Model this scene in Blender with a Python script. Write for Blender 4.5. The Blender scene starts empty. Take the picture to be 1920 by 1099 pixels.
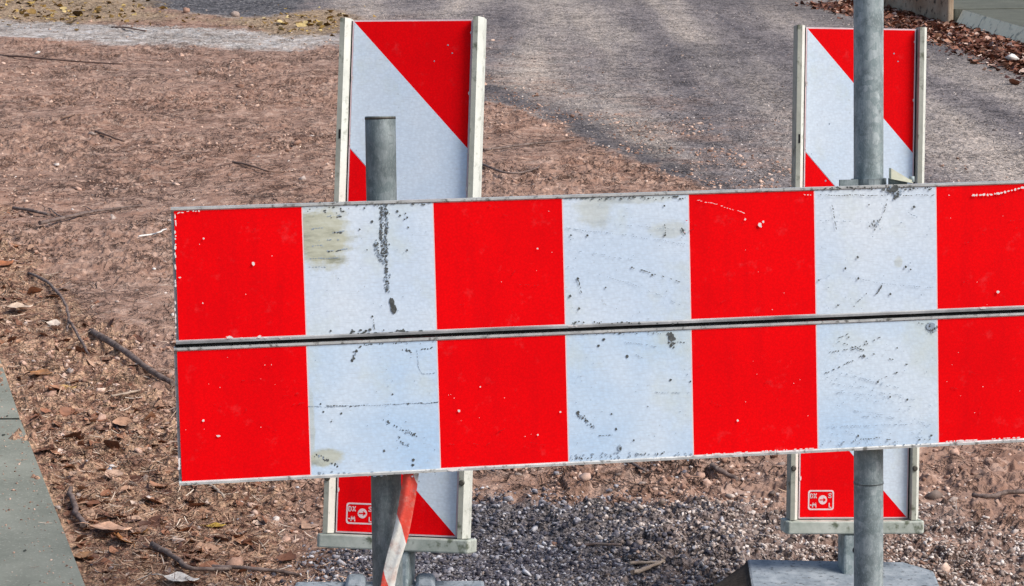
import bpy, math, random
import numpy as np
from mathutils import Vector, Matrix

random.seed(7)
rng = np.random.default_rng(11)
SC = bpy.context.scene
COL = SC.collection
R = math.radians

# ------------------------------------------------------------------ helpers
def tag(o, label=None, cat=None, group=None, kind=None):
    if label: o['label'] = label
    if cat: o['category'] = cat
    if group: o['group'] = group
    if kind: o['kind'] = kind
    return o

def empty(name, mat):
    o = bpy.data.objects.new(name, None)
    o.empty_display_size = .1
    COL.objects.link(o)
    o.matrix_world = mat
    return o

class MB:
    """collects polygons with a material slot each; build() links ONE mesh"""
    def __init__(s): s.v = []; s.f = []; s.m = []; s.sm = []
    def poly(s, pts, m=0, smooth=False):
        b = len(s.v); s.v += [tuple(p) for p in pts]
        s.f.append(tuple(range(b, b+len(pts)))); s.m.append(m); s.sm.append(smooth)
    def hull(s, vs, fs, m=0, smooth=False):
        b = len(s.v); s.v += [tuple(p) for p in vs]
        for f in fs: s.f.append(tuple(b+i for i in f)); s.m.append(m); s.sm.append(smooth)
    def box(s, x0, x1, y0, y1, z0, z1, m=0):
        vs = [(x0,y0,z0),(x1,y0,z0),(x1,y1,z0),(x0,y1,z0),(x0,y0,z1),(x1,y0,z1),(x1,y1,z1),(x0,y1,z1)]
        s.hull(vs, [(0,3,2,1),(4,5,6,7),(0,1,5,4),(1,2,6,5),(2,3,7,6),(3,0,4,7)], m)
    def prism(s, prof, z0, z1, m=0, ms=None):
        """profile (x,y) counter-clockwise seen from +z, extruded in z"""
        n = len(prof)
        vs = [(x,y,z0) for x,y in prof]+[(x,y,z1) for x,y in prof]
        b = len(s.v); s.v += vs
        s.f.append(tuple(b+i for i in range(n-1,-1,-1))); s.m.append(m); s.sm.append(False)
        s.f.append(tuple(b+n+i for i in range(n))); s.m.append(m); s.sm.append(False)
        for i in range(n):
            j = (i+1) % n
            s.f.append((b+i,b+j,b+n+j,b+n+i)); s.m.append(ms[i] if ms else m); s.sm.append(False)
    def tube(s, pts, rad, n=10, m=0, cap=True, smooth=True):
        pts = [Vector(p) for p in pts]
        rad = rad if isinstance(rad, (list, tuple)) else [rad]*len(pts)
        b = len(s.v); prev = None
        for i, p in enumerate(pts):
            t = (pts[min(i+1, len(pts)-1)]-pts[max(i-1, 0)]).normalized()
            if prev is None:
                a = t.cross(Vector((0,0,1)))
                if a.length < 1e-3: a = t.cross(Vector((1,0,0)))
            else:
                a = prev-t*prev.dot(t)
            a.normalize(); prev = a; c = t.cross(a)
            for k in range(n):
                w = 2*math.pi*k/n
                s.v.append(tuple(p+(a*math.cos(w)+c*math.sin(w))*rad[i]))
        for i in range(len(pts)-1):
            for k in range(n):
                k2 = (k+1) % n
                s.f.append((b+i*n+k, b+i*n+k2, b+(i+1)*n+k2, b+(i+1)*n+k)); s.m.append(m); s.sm.append(smooth)
        if cap:
            s.f.append(tuple(b+k for k in range(n-1,-1,-1))); s.m.append(m); s.sm.append(False)
            e = b+(len(pts)-1)*n
            s.f.append(tuple(e+k for k in range(n))); s.m.append(m); s.sm.append(False)
    def disc(s, c, r, axis_y=-1, n=12, h=.003, m=0):
        """a small round boss standing out of an x-z face towards -y"""
        b = len(s.v)
        for rr, yy in ((r, 0), (r*.95, -h*.7), (r*.6, -h)):
            for k in range(n):
                w = 2*math.pi*k/n
                s.v.append((c[0]+rr*math.cos(w), c[1]+yy, c[2]+rr*math.sin(w)))
        for i in range(2):
            for k in range(n):
                k2 = (k+1) % n
                s.f.append((b+i*n+k, b+i*n+k2, b+(i+1)*n+k2, b+(i+1)*n+k)); s.m.append(m); s.sm.append(True)
        s.f.append(tuple(b+2*n+k for k in range(n))); s.m.append(m); s.sm.append(False)
    def build(s, name, mats, parent=None, bevel=0):
        me = bpy.data.meshes.new(name)
        me.from_pydata(s.v, [], s.f)
        for mt in (mats if isinstance(mats, (list, tuple)) else [mats]): me.materials.append(mt)
        me.polygons.foreach_set('material_index', s.m)
        me.polygons.foreach_set('use_smooth', s.sm)
        me.update()
        o = bpy.data.objects.new(name, me); COL.objects.link(o)
        if parent: o.parent = parent
        if bevel:
            md = o.modifiers.new('bevel', 'BEVEL'); md.width = bevel; md.segments = 2; md.limit_method = 'ANGLE'
            md.angle_limit = R(40)
        return o

# ------------------------------------------------------------------ noise (numpy)
def _hash(ix, iy, seed):
    h = (ix.astype(np.int64)*374761393 + iy.astype(np.int64)*668265263 + seed*1442695041) & 0xffffffff
    h = ((h ^ (h >> 13))*1274126177) & 0xffffffff
    return ((h ^ (h >> 16)) & 0xffff)/65535.0
def vnoise(x, y, seed=0):
    ix = np.floor(x); iy = np.floor(y); fx = x-ix; fy = y-iy
    ux = fx*fx*fx*(fx*(fx*6-15)+10); uy = fy*fy*fy*(fy*(fy*6-15)+10)
    a = _hash(ix,iy,seed); b = _hash(ix+1,iy,seed); c = _hash(ix,iy+1,seed); d = _hash(ix+1,iy+1,seed)
    return (a+(b-a)*ux)*(1-uy)+(c+(d-c)*ux)*uy
def fbm(x, y, seed=0, o=4):
    t = np.zeros_like(x); a = .5; n = 0
    for i in range(o):
        c, s = math.cos(.6*i), math.sin(.6*i)
        t += a*vnoise((x*c-y*s)*2**i+17.3*i, (x*s+y*c)*2**i-9.1*i, seed+i); n += a; a *= .5
    return t/n
def sstep(a, b, x):
    t = np.clip((x-a)/(b-a), 0, 1); return t*t*(3-2*t)

# ------------------------------------------------------------------ camera frame and terrain
F = 4000/1920                      # focal length in picture widths
PITCH = R(5)
SL = 0.1349                        # the ground rises away from the viewer
HC = 1.05
CAMLOC = Vector((0, 0, HC))
fwd = Vector((0, math.cos(PITCH), -math.sin(PITCH)))
upv = Vector((0, math.sin(PITCH), math.cos(PITCH)))
CR = Matrix(((1,0,0), (0,upv.y,-fwd.y), (0,upv.z,-fwd.z)))   # camera axes -> world
Y0 = 4.194
def base_z(y):
    """terrain profile: an even slope that flattens far away"""
    y = np.asarray(y, float)
    far = np.where(y > 24, 24+6*(1-np.exp(-(np.maximum(y,24)-24)/6)), y)
    near = np.where(far < 1, 1-3*(1-np.exp((np.minimum(far,1)-1)/3)), far)
    return SL*(near-Y0)
def ray(px, py):
    return fwd + Vector((1,0,0))*((px-960)/4000) - upv*((py-549.5)/4000)
def g(px, py):
    """where the line of sight of a photo point meets the sloping ground: (x, y)"""
    r = ray(px, py); t = -(HC+SL*Y0)/(r.z-SL*r.y)
    return (r.x*t, r.y*t)
def at_depth(px, py, d):
    return CAMLOC + ray(px, py)*d

def seg_sd(X, Y, pts):
    """signed distance to an open polyline, positive on its left"""
    best = np.full(X.shape, 1e9); sg = np.ones(X.shape)
    for (ax, ay), (bx, by) in zip(pts[:-1], pts[1:]):
        dx, dy = bx-ax, by-ay; L = dx*dx+dy*dy
        t = np.clip(((X-ax)*dx+(Y-ay)*dy)/L, 0, 1)
        d = np.hypot(X-ax-t*dx, Y-ay-t*dy)
        c = dx*(Y-ay)-dy*(X-ax)
        u = d < best-1e-9
        sg = np.where(u, np.sign(c), sg); best = np.where(u, d, best)
    return best*sg
def gp(*pts): return [g(*p) for p in pts]

LN_ROAD = gp((60,-25),(300,18),(520,46),(640,92),(910,188),(1030,228),(1130,272),(1220,312),(1310,352),(1480,425),(1700,520),(2100,640),(3000,800))
LN_PALE = gp((-300,20),(0,52),(200,62),(420,72),(640,78),(760,86))
LN_SLAB = gp((-200,420),(0,690),(38,803),(150,1099),(200,1300))
LN_LIT = gp((-200,260),(0,390),(110,500),(200,610),(300,720),(400,850),(520,940),(640,1099),(700,1250))
LN_GRAV = gp((520,1200),(600,1060),(660,985),(860,915),(1100,945),(1350,955),(1560,960),(1760,950),(1960,1010),(2400,1100))
LN_KERB = gp((1640,12),(1777,44),(1850,68),(1920,86),(2100,150))
LN_DARK1 = gp((910,165),(1020,205),(1120,250),(1220,300),(1310,345),(1420,400))
LN_DARK2 = gp((1300,85),(1400,135),(1500,185),(1600,220))
LN_DARK3 = gp((1350,-10),(1470,12),(1600,38),(1740,75),(1920,130),(2100,185))

def masks(X, Y):
    wx = X+.25*(fbm(X*1.3, Y*1.3, 50, 4)-.5)+.08*(fbm(X*7, Y*7, 51, 3)-.5)
    wy = Y+.5*(fbm(X*1.3, Y*1.3, 60, 4)-.5)+.12*(fbm(X*7, Y*7, 61, 3)-.5)
    M = {}
    sd = seg_sd(wx, wy, LN_ROAD); M['road'] = sstep(-.16, .16, sd); M['smear'] = np.where(sd > 0, np.exp(-(sd/1.1)**2), 1); M['road_sd'] = sd
    wyp = Y+.25*(wy-Y)
    sp = seg_sd(wx, wyp, LN_PALE)
    xe = g(640, 78)[0]
    M['pale'] = np.exp(-np.abs((sp+.25*(fbm(X*2.2, Y*2.2, 70, 3)-.5))/.66)**3)*sstep(xe+.5, xe-.5, wx)*(.25+.75*sstep(-6.2, -3.2, X))
    sl = seg_sd(wx, wy, LN_LIT); M['lit'] = sstep(.12, -.16, sl)
    sg_ = seg_sd(wx, wy, LN_GRAV); M['grav'] = sstep(.08, -.22, sg_)
    M['kleaf'] = np.exp(-np.maximum(np.abs(seg_sd(X+.3*(wx-X), Y+.3*(wy-Y), LN_KERB)+.16)-.22, 0)**2/.03)
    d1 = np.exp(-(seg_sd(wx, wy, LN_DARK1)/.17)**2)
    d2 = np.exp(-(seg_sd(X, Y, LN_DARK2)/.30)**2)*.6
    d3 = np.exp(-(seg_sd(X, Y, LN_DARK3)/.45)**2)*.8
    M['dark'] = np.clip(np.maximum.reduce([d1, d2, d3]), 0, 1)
    tl = gp((200,-30),(180,10),(300,26),(450,36),(560,30),(650,-20))
    tx = [p[0] for p in tl]
    M['tar'] = sstep(-.1, .5, Y-np.interp(X, [tl[1][0], tl[2][0], tl[3][0], tl[4][0]], [tl[1][1], tl[2][1], tl[3][1], tl[4][1]])) \
        * sstep(tl[1][0]-.2, tl[1][0]+.5, wx)*sstep(tl[4][0]+.4, tl[4][0]-.5, wx)
    ox, oy = g(590, 42)
    M['ochre'] = np.exp(-((wx-ox)/.42)**2-((wy-oy)/1.2)**2)+.85*np.exp(-((wx-g(110,10)[0])/1.0)**2-((wy-g(110,10)[1])/1.6)**2)+.42*np.exp(-((sp-1.15)/.5)**2)*sstep(xe+.4, xe-.6, wx)
    return M

def height(X, Y, M):
    z = base_z(Y)
    fade = sstep(60, 20, Y)
    rgh = .25+.65*sstep(.40, .62, fbm(X*1.7, Y*1.7, 2, 3))
    dirt = .055*(fbm(X*1.1, Y*1.1, 1, 3)-.5)+.030*(fbm(X*4, Y*4, 5, 3)-.5)
    rid = 1-np.abs(2*fbm(X*13, Y*13, 8, 4)-1)
    dirt += .022*(rid-.7)*rgh
    dirt += rgh*(.016*(fbm(X*38, Y*38, 14, 3)-.5)+.004*(fbm(X*130, Y*130, 18, 2)-.5))
    cl = fbm(X*28, Y*28, 22, 3); dirt += .014*sstep(.55, .72, cl)*rgh
    road = .012*(fbm(X*.9, Y*.9, 30, 3)-.5)+.010*(fbm(X*16, Y*16, 31, 3)-.5)+.008*(fbm(X*60, Y*60, 32, 3)-.5)
    w = M['road']*(1-.5*M['tar'])
    h = dirt*(1-w)+road*w
    h += .014*np.exp(-(M['road_sd']/.09)**2)*(fbm(X*6, Y*6, 40, 3))
    h *= (1-.55*M['pale'])
    h += M['lit']*.014*(fbm(X*40, Y*40, 44, 3)-.5)
    # a boot print pressed into the soft soil
    px_, py_ = g(108, 192); u_ = X-px_; v_ = Y-py_
    inside = sstep(.13, .105, np.abs(u_))*sstep(.30, .24, np.abs(v_))
    h -= inside*(.010+.016*(np.sin(u_*2*np.pi/.045) > .1)*(np.sin(v_*2*np.pi/.2+2*u_) > -.6))
    ds = seg_sd(X, Y, LN_SLAB)
    h += .026*np.exp(-((ds+.02)/.022)**2)*sstep(.4, .75, fbm(X*22, Y*22, 91, 3))
    return z+h*fade

def ground_z(x, y):
    X = np.array([x], float); Y = np.array([y], float)
    return float(height(X, Y, masks(X, Y))[0])

# ------------------------------------------------------------------ materials
def newmat(name):
    m = bpy.data.materials.new(name); m.use_nodes = True
    nt = m.node_tree; b = nt.nodes['Principled BSDF']
    return m, nt, b
def N(nt, typ, **kw):
    n = nt.nodes.new(typ)
    for k, v in kw.items():
        if k.startswith('i_'): n.inputs[k[2:].replace('_', ' ')].default_value = v
        else: setattr(n, k, v)
    return n
def noise(nt, scale, detail=4, rough=.6, vec=None, dist=0):
    n = N(nt, 'ShaderNodeTexNoise'); n.inputs['Scale'].default_value = scale; n.inputs['Detail'].default_value = detail
    n.inputs['Roughness'].default_value = rough; n.inputs['Distortion'].default_value = dist
    if vec is not None: nt.links.new(vec, n.inputs['Vector'])
    return n.outputs['Fac']
def ramp(nt, fac, stops, interp='LINEAR'):
    n = N(nt, 'ShaderNodeValToRGB'); n.color_ramp.interpolation = interp
    e = n.color_ramp.elements
    while len(e) < len(stops): e.new(.5)
    for k, (p, c) in enumerate(stops):
        e[k].position = p; e[k].color = (*c, 1) if len(c) == 3 else c
    nt.links.new(fac, n.inputs['Fac']); return n.outputs['Color']
def mix(nt, fac, a, b, typ='MIX'):
    n = N(nt, 'ShaderNodeMix', data_type='RGBA', blend_type=typ)
    for s, v in ((0, fac), (6, a), (7, b)):
        if hasattr(v, 'is_linked'): nt.links.new(v, n.inputs[s])
        elif s == 0: n.inputs[0].default_value = v
        else: n.inputs[s].default_value = (*v, 1)
    return n.outputs[2]
def mth(nt, op, a, b=None, clamp=False):
    n = N(nt, 'ShaderNodeMath', operation=op, use_clamp=clamp)
    for i, v in ((0, a), (1, b)):
        if v is None: continue
        if hasattr(v, 'is_linked'): nt.links.new(v, n.inputs[i])
        else: n.inputs[i].default_value = v
    return n.outputs[0]
def bump(nt, b, h, strength=.5, dist=.002):
    n = N(nt, 'ShaderNodeBump'); n.inputs['Strength'].default_value = strength; n.inputs['Distance'].default_value = dist
    nt.links.new(h, n.inputs['Height']); nt.links.new(n.outputs[0], b.inputs['Normal'])
def objcoord(nt): return N(nt, 'ShaderNodeTexCoord').outputs['Object']
def setb(nt, b, col, rough=.6, spec=.4, metal=0):
    if hasattr(col, 'is_linked'): nt.links.new(col, b.inputs['Base Color'])
    else: b.inputs['Base Color'].default_value = (*col, 1)
    if hasattr(rough, 'is_linked'): nt.links.new(rough, b.inputs['Roughness'])
    else: b.inputs['Roughness'].default_value = rough
    b.inputs['Specular IOR Level'].default_value = spec; b.inputs['Metallic'].default_value = metal

def mottled(name, c0, c1, scale=20, rough=.6, spec=.4, metal=0, c2=None, s2=120, bs=.3, bd=.001, lo=.35, hi=.65):
    m, nt, b = newmat(name); v = objcoord(nt)
    col = ramp(nt, noise(nt, scale, 6, .65, v), [(lo, c0), (hi, c1)])
    if c2: col = mix(nt, ramp(nt, noise(nt, s2, 4, .6, v), [(.56, (0,0,0)), (.68, (1,1,1))]), col, c2)
    setb(nt, b, col, rough, spec, metal)
    bump(nt, b, noise(nt, s2, 4, .6, v), bs, bd)
    return m

def sheet_white(name, top, low):
    """worn retroreflective film: pale blue white, faint cell texture, greying dirt"""
    m, nt, b = newmat(name); v = objcoord(nt)
    col = ramp(nt, noise(nt, 5, 3, .5, v), [(.35, low), (.65, top)])
    mp = N(nt, 'ShaderNodeMapping'); mp.inputs['Scale'].default_value = (6, 6, 60); nt.links.new(v, mp.inputs[0])
    col = mix(nt, ramp(nt, noise(nt, 9, 5, .6, mp.outputs[0]), [(.5, (0,0,0)), (.75, (.35,.35,.35))]), col, (.42,.44,.46))
    vo = N(nt, 'ShaderNodeTexVoronoi'); vo.inputs['Scale'].default_value = 170; nt.links.new(v, vo.inputs['Vector'])
    col = mix(nt, ramp(nt, vo.outputs['Distance'], [(.2, (0,0,0)), (.7, (.17,.17,.17))]), col, (.36,.42,.5))
    col = mix(nt, ramp(nt, noise(nt, 7, 5, .6, v), [(.54, (0,0,0)), (.70, (.5,.5,.5))]), col, (.60,.65,.56))
    grime = ramp(nt, noise(nt, 60, 6, .75, v), [(.63, (0,0,0)), (.73, (.7,.7,.7))])
    col = mix(nt, grime, col, (.30,.31,.30))
    setb(nt, b, col, .38, .45)
    bump(nt, b, vo.outputs['Distance'], .15, .0008)
    return m
def sheet_red(name):
    m, nt, b = newmat(name); v = objcoord(nt)
    col = ramp(nt, noise(nt, 6, 4, .6, v), [(.3, (.84,.0010,.004)), (.6, (.96,.0012,.004))])
    col = mix(nt, ramp(nt, noise(nt, 26, 6, .7, v), [(.58, (0,0,0)), (.74, (.30,.30,.30))]), col, (.80,.09,.10))
    mp = N(nt, 'ShaderNodeMapping'); mp.inputs['Scale'].default_value = (30, 30, 3); nt.links.new(v, mp.inputs[0])
    col = mix(nt, ramp(nt, noise(nt, 1, 5, .6, mp.outputs[0]), [(.52, (0,0,0)), (.75, (.4,.4,.4))]), col, (.60,.0015,.006))
    vo = N(nt, 'ShaderNodeTexVoronoi'); vo.inputs['Scale'].default_value = 260; nt.links.new(v, vo.inputs['Vector'])
    col = mix(nt, ramp(nt, vo.outputs['Distance'], [(.25, (0,0,0)), (.7, (.25,.25,.25))]), col, (.5,.002,.004))
    setb(nt, b, col, .55, .05)
    bump(nt, b, noise(nt, 30, 3, .5, v), .12, .002)
    return m

M_WHITE = sheet_white('white_film', (.77,.85,.93), (.62,.75,.91))
M_WHITE_L = sheet_white('white_film_lower', (.70,.81,.92), (.49,.68,.91))
M_RED = sheet_red('red_film')
M_PINK = mottled('film_edge', (.78,.56,.58), (.85,.70,.72), 30, .5, .3)
M_SCUFF = mottled('scuff_dark', (.045,.05,.05), (.13,.14,.14), 200, .7, .3)
M_GREYSC = mottled('scuff_grey', (.24,.30,.37), (.36,.44,.54), 150, .7, .3)
M_STAIN = mottled('stain_beige', (.40,.41,.31), (.55,.57,.47), 45, .6, .3, c2=(.52,.60,.66), s2=40, lo=.42, hi=.6)
M_STAINL = mottled('stain_pale', (.48,.55,.54), (.54,.62,.66), 45, .6, .3)
M_REDSC = mottled('red_scratch', (.50,.004,.008), (.62,.02,.025), 60, .6, .1)
M_CHIP = mottled('film_chip', (.70,.62,.62), (.85,.82,.80), 60, .5, .3)
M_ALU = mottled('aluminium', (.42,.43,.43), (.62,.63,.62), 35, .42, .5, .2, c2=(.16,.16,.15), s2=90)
M_ALUD = mottled('aluminium_dark', (.12,.125,.13), (.44,.45,.46), 7, .5, .4, .2)  # darker aluminium for the lip at the seam
M_DARK = mottled('dark_seam', (.012,.012,.013), (.03,.03,.03), 30, .8, .2)
M_GALV = None
def galv(name, k=1.0):
    m, nt, b = newmat(name); v = objcoord(nt)
    mp = N(nt, 'ShaderNodeMapping'); mp.inputs['Scale'].default_value = (40, 40, 6); nt.links.new(v, mp.inputs[0])
    c = ramp(nt, noise(nt, 1.6, 6, .7, mp.outputs[0]), [(.3, (.13*k,.155*k,.165*k)), (.5, (.23*k,.265*k,.275*k)), (.72, (.36*k,.40*k,.41*k))])
    vo = N(nt, 'ShaderNodeTexVoronoi'); vo.inputs['Scale'].default_value = 90; nt.links.new(v, vo.inputs['Vector'])
    sp = N(nt, 'ShaderNodeSeparateColor'); nt.links.new(vo.outputs['Color'], sp.inputs[0])
    c = mix(nt, mth(nt, 'MULTIPLY', sp.outputs[0], .6), c, (.10*k,.14*k,.145*k))
    c = mix(nt, ramp(nt, noise(nt, 40, 6, .8, v), [(.62, (0,0,0)), (.72, (.75,.75,.75))]), c, (.05,.055,.055))
    c = mix(nt, ramp(nt, noise(nt, 22, 6, .75, v), [(.48, (0,0,0)), (.60, (.7,.7,.7))]), c, (.09*k,.115*k,.12*k))
    c = mix(nt, ramp(nt, noise(nt, 30, 5, .7, mp.outputs[0]), [(.55, (0,0,0)), (.68, (.55,.55,.55))]), c, (.46*k,.50*k,.51*k))
    setb(nt, b, c, .6, .35, .2)
    bump(nt, b, noise(nt, 150, 4, .6, v), .3, .0008)
    return m
M_GALV = galv('galvanised_steel', 1.55)
M_GALV_D = galv('galvanised_steel_dull', .95)
M_RAIL_SHADE = mottled('grimy_plastic_shaded', (.28,.29,.25), (.42,.43,.37), 18, .55, .35, c2=(.13,.14,.10), s2=34, lo=.3, hi=.6)  # grime, plus the shaded tone of the front facet in the colour
M_RAIL_LIT = mottled('white_plastic_lit', (.60,.62,.57), (.72,.74,.68), 22, .5, .35, c2=(.42,.44,.38), s2=60)  # lighter copy: light on the right-facing facet painted in
M_BASEP = mottled('green_grey_plastic', (.30,.34,.30), (.50,.53,.48), 24, .6, .3, c2=(.12,.14,.10), s2=40)
M_BOLT = mottled('rusty_bolt', (.05,.05,.045), (.12,.11,.09), 200, .6, .4, .3)
M_CONC = mottled('footing_concrete', (.20,.235,.27), (.34,.375,.41), 30, .85, .2, c2=(.10,.11,.12), s2=90, bs=.5, bd=.003)
M_CONCD = mottled('muddy_shaded_end', (.035,.028,.022), (.08,.062,.05), 30, .9, .15, bs=.5, bd=.003)  # mud brown, with the shade of the end face put into the colour
M_SLAB = mottled('slab_concrete', (.155,.165,.138), (.27,.278,.235), 5, .85, .2, c2=(.30,.31,.265), s2=140, bs=.35, bd=.002, lo=.3, hi=.7)
M_PIT_JOINT = mottled('slab_pits_joint_shade', (.03,.035,.03), (.07,.075,.065), 100, .95, .1)  # surface pits, and the painted shade of the slab joints
M_KERBF = mottled('pitted_concrete', (.86,.80,.58), (.95,.89,.66), 10, .85, .2, c2=(.26,.27,.21), s2=12, bs=.6, bd=.01)  # colour raised to offset the shade on the kerb face
M_KTOP = mottled('pavement_concrete', (.085,.09,.072), (.12,.125,.10), 6, .85, .2, c2=(.15,.15,.13), s2=50)
M_KBROWN = mottled('stained_concrete', (.30,.20,.13), (.46,.37,.27), 4, .9, .15, c2=(.08,.06,.045), s2=18, bs=.5, bd=.006)
M_CREAM = mottled('cream_plastic', (.55,.55,.42), (.70,.70,.56), 40, .55, .3)

def island_mat(name, stops, rough=.8, spec=.25, nscale=60, namp=.35, trans=0):
    m, nt, b = newmat(name); v = objcoord(nt)
    ge = N(nt, 'ShaderNodeNewGeometry')
    c = ramp(nt, ge.outputs['Random Per Island'], stops)
    c = mix(nt, namp, c, ramp(nt, noise(nt, nscale, 4, .65, v), [(.35, (.25,.25,.25)), (.65, (1.5,1.5,1.5))]), 'MULTIPLY')
    setb(nt, b, c, rough, spec)
    bump(nt, b, noise(nt, nscale*2, 3, .6, v), .3, .002)
    return m
M_STONE = island_mat('gravel_stone', [(0,(.030,.028,.040)),(.35,(.10,.092,.114)),(.62,(.20,.19,.215)),(.87,(.36,.345,.375)),(1,(.72,.71,.74))], .75, .3, 90)
M_STONEB = island_mat('brown_stone', [(0,(.10,.075,.066)),(.3,(.30,.235,.205)),(.65,(.50,.41,.365)),(1,(.78,.70,.65))], .8, .25, 90)
M_CLOD = island_mat('soil_crumb', [(0,(.16,.088,.064)),(.35,(.38,.23,.172)),(.7,(.55,.365,.285)),(1,(.68,.51,.42))], .95, .1, 70)
M_LEAF = island_mat('dead_leaf', [(0,(.08,.036,.025)),(.3,(.18,.078,.046)),(.55,(.33,.145,.08)),(.75,(.40,.215,.13)),(.9,(.48,.31,.22)),(1,(.64,.50,.42))], .6, .35, 50, .45)
M_LEAFR = island_mat('russet_leaf', [(0,(.06,.025,.018)),(.3,(.17,.06,.035)),(.6,(.27,.105,.06)),(.85,(.36,.19,.12)),(1,(.70,.55,.48))], .6, .35, 30, .45)
M_LEAFO = island_mat('ochre_leaf', [(0,(.10,.06,.02)),(.4,(.30,.18,.05)),(.8,(.46,.31,.09)),(1,(.52,.42,.22))], .6, .35, 30, .4)
M_STRAW = island_mat('straw', [(0,(.08,.042,.032)),(.35,(.23,.122,.086)),(.65,(.40,.245,.165)),(.88,(.52,.37,.27)),(1,(.72,.62,.52))], .8, .2, 60, .3)
M_TWIG = mottled('twig_bark', (.075,.05,.042), (.23,.17,.15), 40, .8, .3, c2=(.26,.21,.18), s2=70, bs=.6, bd=.002)
M_TWIGM = mottled('dry_twig', (.14,.085,.065), (.27,.18,.14), 40, .85, .2)
M_TWIGL = mottled('pale_wood', (.34,.25,.19), (.52,.42,.33), 40, .7, .3)
M_PEBB = mottled('white_pebble', (.58,.56,.53), (.80,.78,.75), 80, .6, .4)

# ground material: zone weights come from the mesh, all grain from noise
def ground_mat():
    m, nt, b = newmat('earth_and_asphalt')
    v = objcoord(nt)
    def att(nm):
        a = N(nt, 'ShaderNodeAttribute'); a.attribute_name = nm
        s = N(nt, 'ShaderNodeSeparateColor'); nt.links.new(a.outputs['Color'], s.inputs[0]); return s.outputs
    A, B, C = att('zone_a'), att('zone_b'), att('zone_c')
    def soft(x, sc=14, amp=.9):
        t = mth(nt, 'ADD', x, mth(nt, 'MULTIPLY', mth(nt, 'SUBTRACT', noise(nt, sc, 6, .7, v), .5), amp))
        return ramp(nt, t, [(.36, (0,0,0)), (.64, (1,1,1))])
    n_l = noise(nt, 1.1, 5, .6, v); n_m = noise(nt, 9, 6, .65, v, .4); n_f = noise(nt, 34, 5, .65, v); n_r = noise(nt, 75, 4, .65, v); n_x = noise(nt, 150, 3, .6, v)
    dirt = ramp(nt, n_m, [(.28, (.20,.107,.076)), (.45, (.295,.175,.129)), (.60, (.37,.234,.177)), (.78, (.50,.35,.278))])
    dirt = mix(nt, ramp(nt, n_l, [(.44, (0,0,0)), (.60, (.75,.75,.75))]), dirt, (.30,.195,.152))
    rough_f = ramp(nt, noise(nt, 1.5, 4, .6, v, .5), [(.42, (.12,.12,.12)), (.60, (1,1,1))])
    dirt = mix(nt, mth(nt, 'MULTIPLY', rough_f, .62), dirt, ramp(nt, n_f, [(.36, (.25,.22,.21)), (.48, (.95,.95,.95)), (.66, (1.35,1.35,1.35))]), 'MULTIPLY')
    dirt = mix(nt, mth(nt, 'MULTIPLY', rough_f, .35), dirt, ramp(nt, n_x, [(.36, (.3,.3,.3)), (.64, (1.4,1.4,1.4))]), 'MULTIPLY')
    # sinuous clod shade painted as dark cracks between the smeared flakes of soil
    def crack_shade(sc, wdt, keep, seed):
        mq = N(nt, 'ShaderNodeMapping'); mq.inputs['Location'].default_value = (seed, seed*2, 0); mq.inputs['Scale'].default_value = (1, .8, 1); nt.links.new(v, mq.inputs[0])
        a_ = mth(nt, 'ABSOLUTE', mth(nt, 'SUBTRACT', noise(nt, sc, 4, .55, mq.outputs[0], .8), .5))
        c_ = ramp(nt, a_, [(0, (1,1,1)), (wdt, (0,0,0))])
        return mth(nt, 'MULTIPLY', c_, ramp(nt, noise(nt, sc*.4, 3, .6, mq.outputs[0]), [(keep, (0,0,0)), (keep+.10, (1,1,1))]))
    ck = mth(nt, 'MAXIMUM', crack_shade(6, .020, .47, 3.1), mth(nt, 'MAXIMUM', crack_shade(13, .034, .47, 7.7), crack_shade(28, .05, .49, 1.3)))
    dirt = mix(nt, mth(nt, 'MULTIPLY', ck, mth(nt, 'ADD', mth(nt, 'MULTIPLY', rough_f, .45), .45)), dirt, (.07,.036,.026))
    fl = ramp(nt, noise(nt, 13, 5, .6, v, 1.0), [(.54, (0,0,0)), (.60, (.45,.45,.45))])
    dirt = mix(nt, fl, dirt, (.54,.385,.31))
    mp = N(nt, 'ShaderNodeMapping'); mp.inputs['Rotation'].default_value = (0, 0, R(18)); mp.inputs['Scale'].default_value = (1.9, .12, 1); nt.links.new(v, mp.inputs[0])
    n_s = noise(nt, 1.0, 5, .55, mp.outputs[0])
    road = ramp(nt, n_s, [(.34, (.150,.134,.140)), (.46, (.235,.208,.205)), (.56, (.335,.293,.270)), (.68, (.45,.385,.335))])
    road = mix(nt, .62, road, ramp(nt, n_r, [(.36, (.22,.22,.23)), (.5, (.95,.95,.95)), (.68, (1.5,1.5,1.5))]), 'MULTIPLY')
    vo = N(nt, 'ShaderNodeTexVoronoi'); vo.inputs['Scale'].default_value = 75; nt.links.new(v, vo.inputs['Vector'])
    sp = N(nt, 'ShaderNodeSeparateColor'); nt.links.new(vo.outputs['Color'], sp.inputs[0])
    road = mix(nt, .5, road, ramp(nt, sp.outputs[0], [(.1, (.35,.35,.38)), (.55, (1,1,1)), (.95, (1.7,1.65,1.6))]), 'MULTIPLY')
    tar = ramp(nt, n_f, [(.36, (.035,.034,.038)), (.55, (.13,.125,.135)), (.68, (.36,.34,.33))])
    road = mix(nt, mth(nt, 'MULTIPLY', C[2], ramp(nt, noise(nt, 3.2, 6, .7, v), [(.46, (.03,.03,.03)), (.64, (.7,.7,.7))])), road, dirt)
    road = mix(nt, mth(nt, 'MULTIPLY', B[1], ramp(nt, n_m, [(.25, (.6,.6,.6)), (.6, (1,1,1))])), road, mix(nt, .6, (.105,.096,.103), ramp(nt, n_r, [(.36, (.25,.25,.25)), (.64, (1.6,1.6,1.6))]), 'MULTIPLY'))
    road = mix(nt, soft(C[0]), road, tar)
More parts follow.
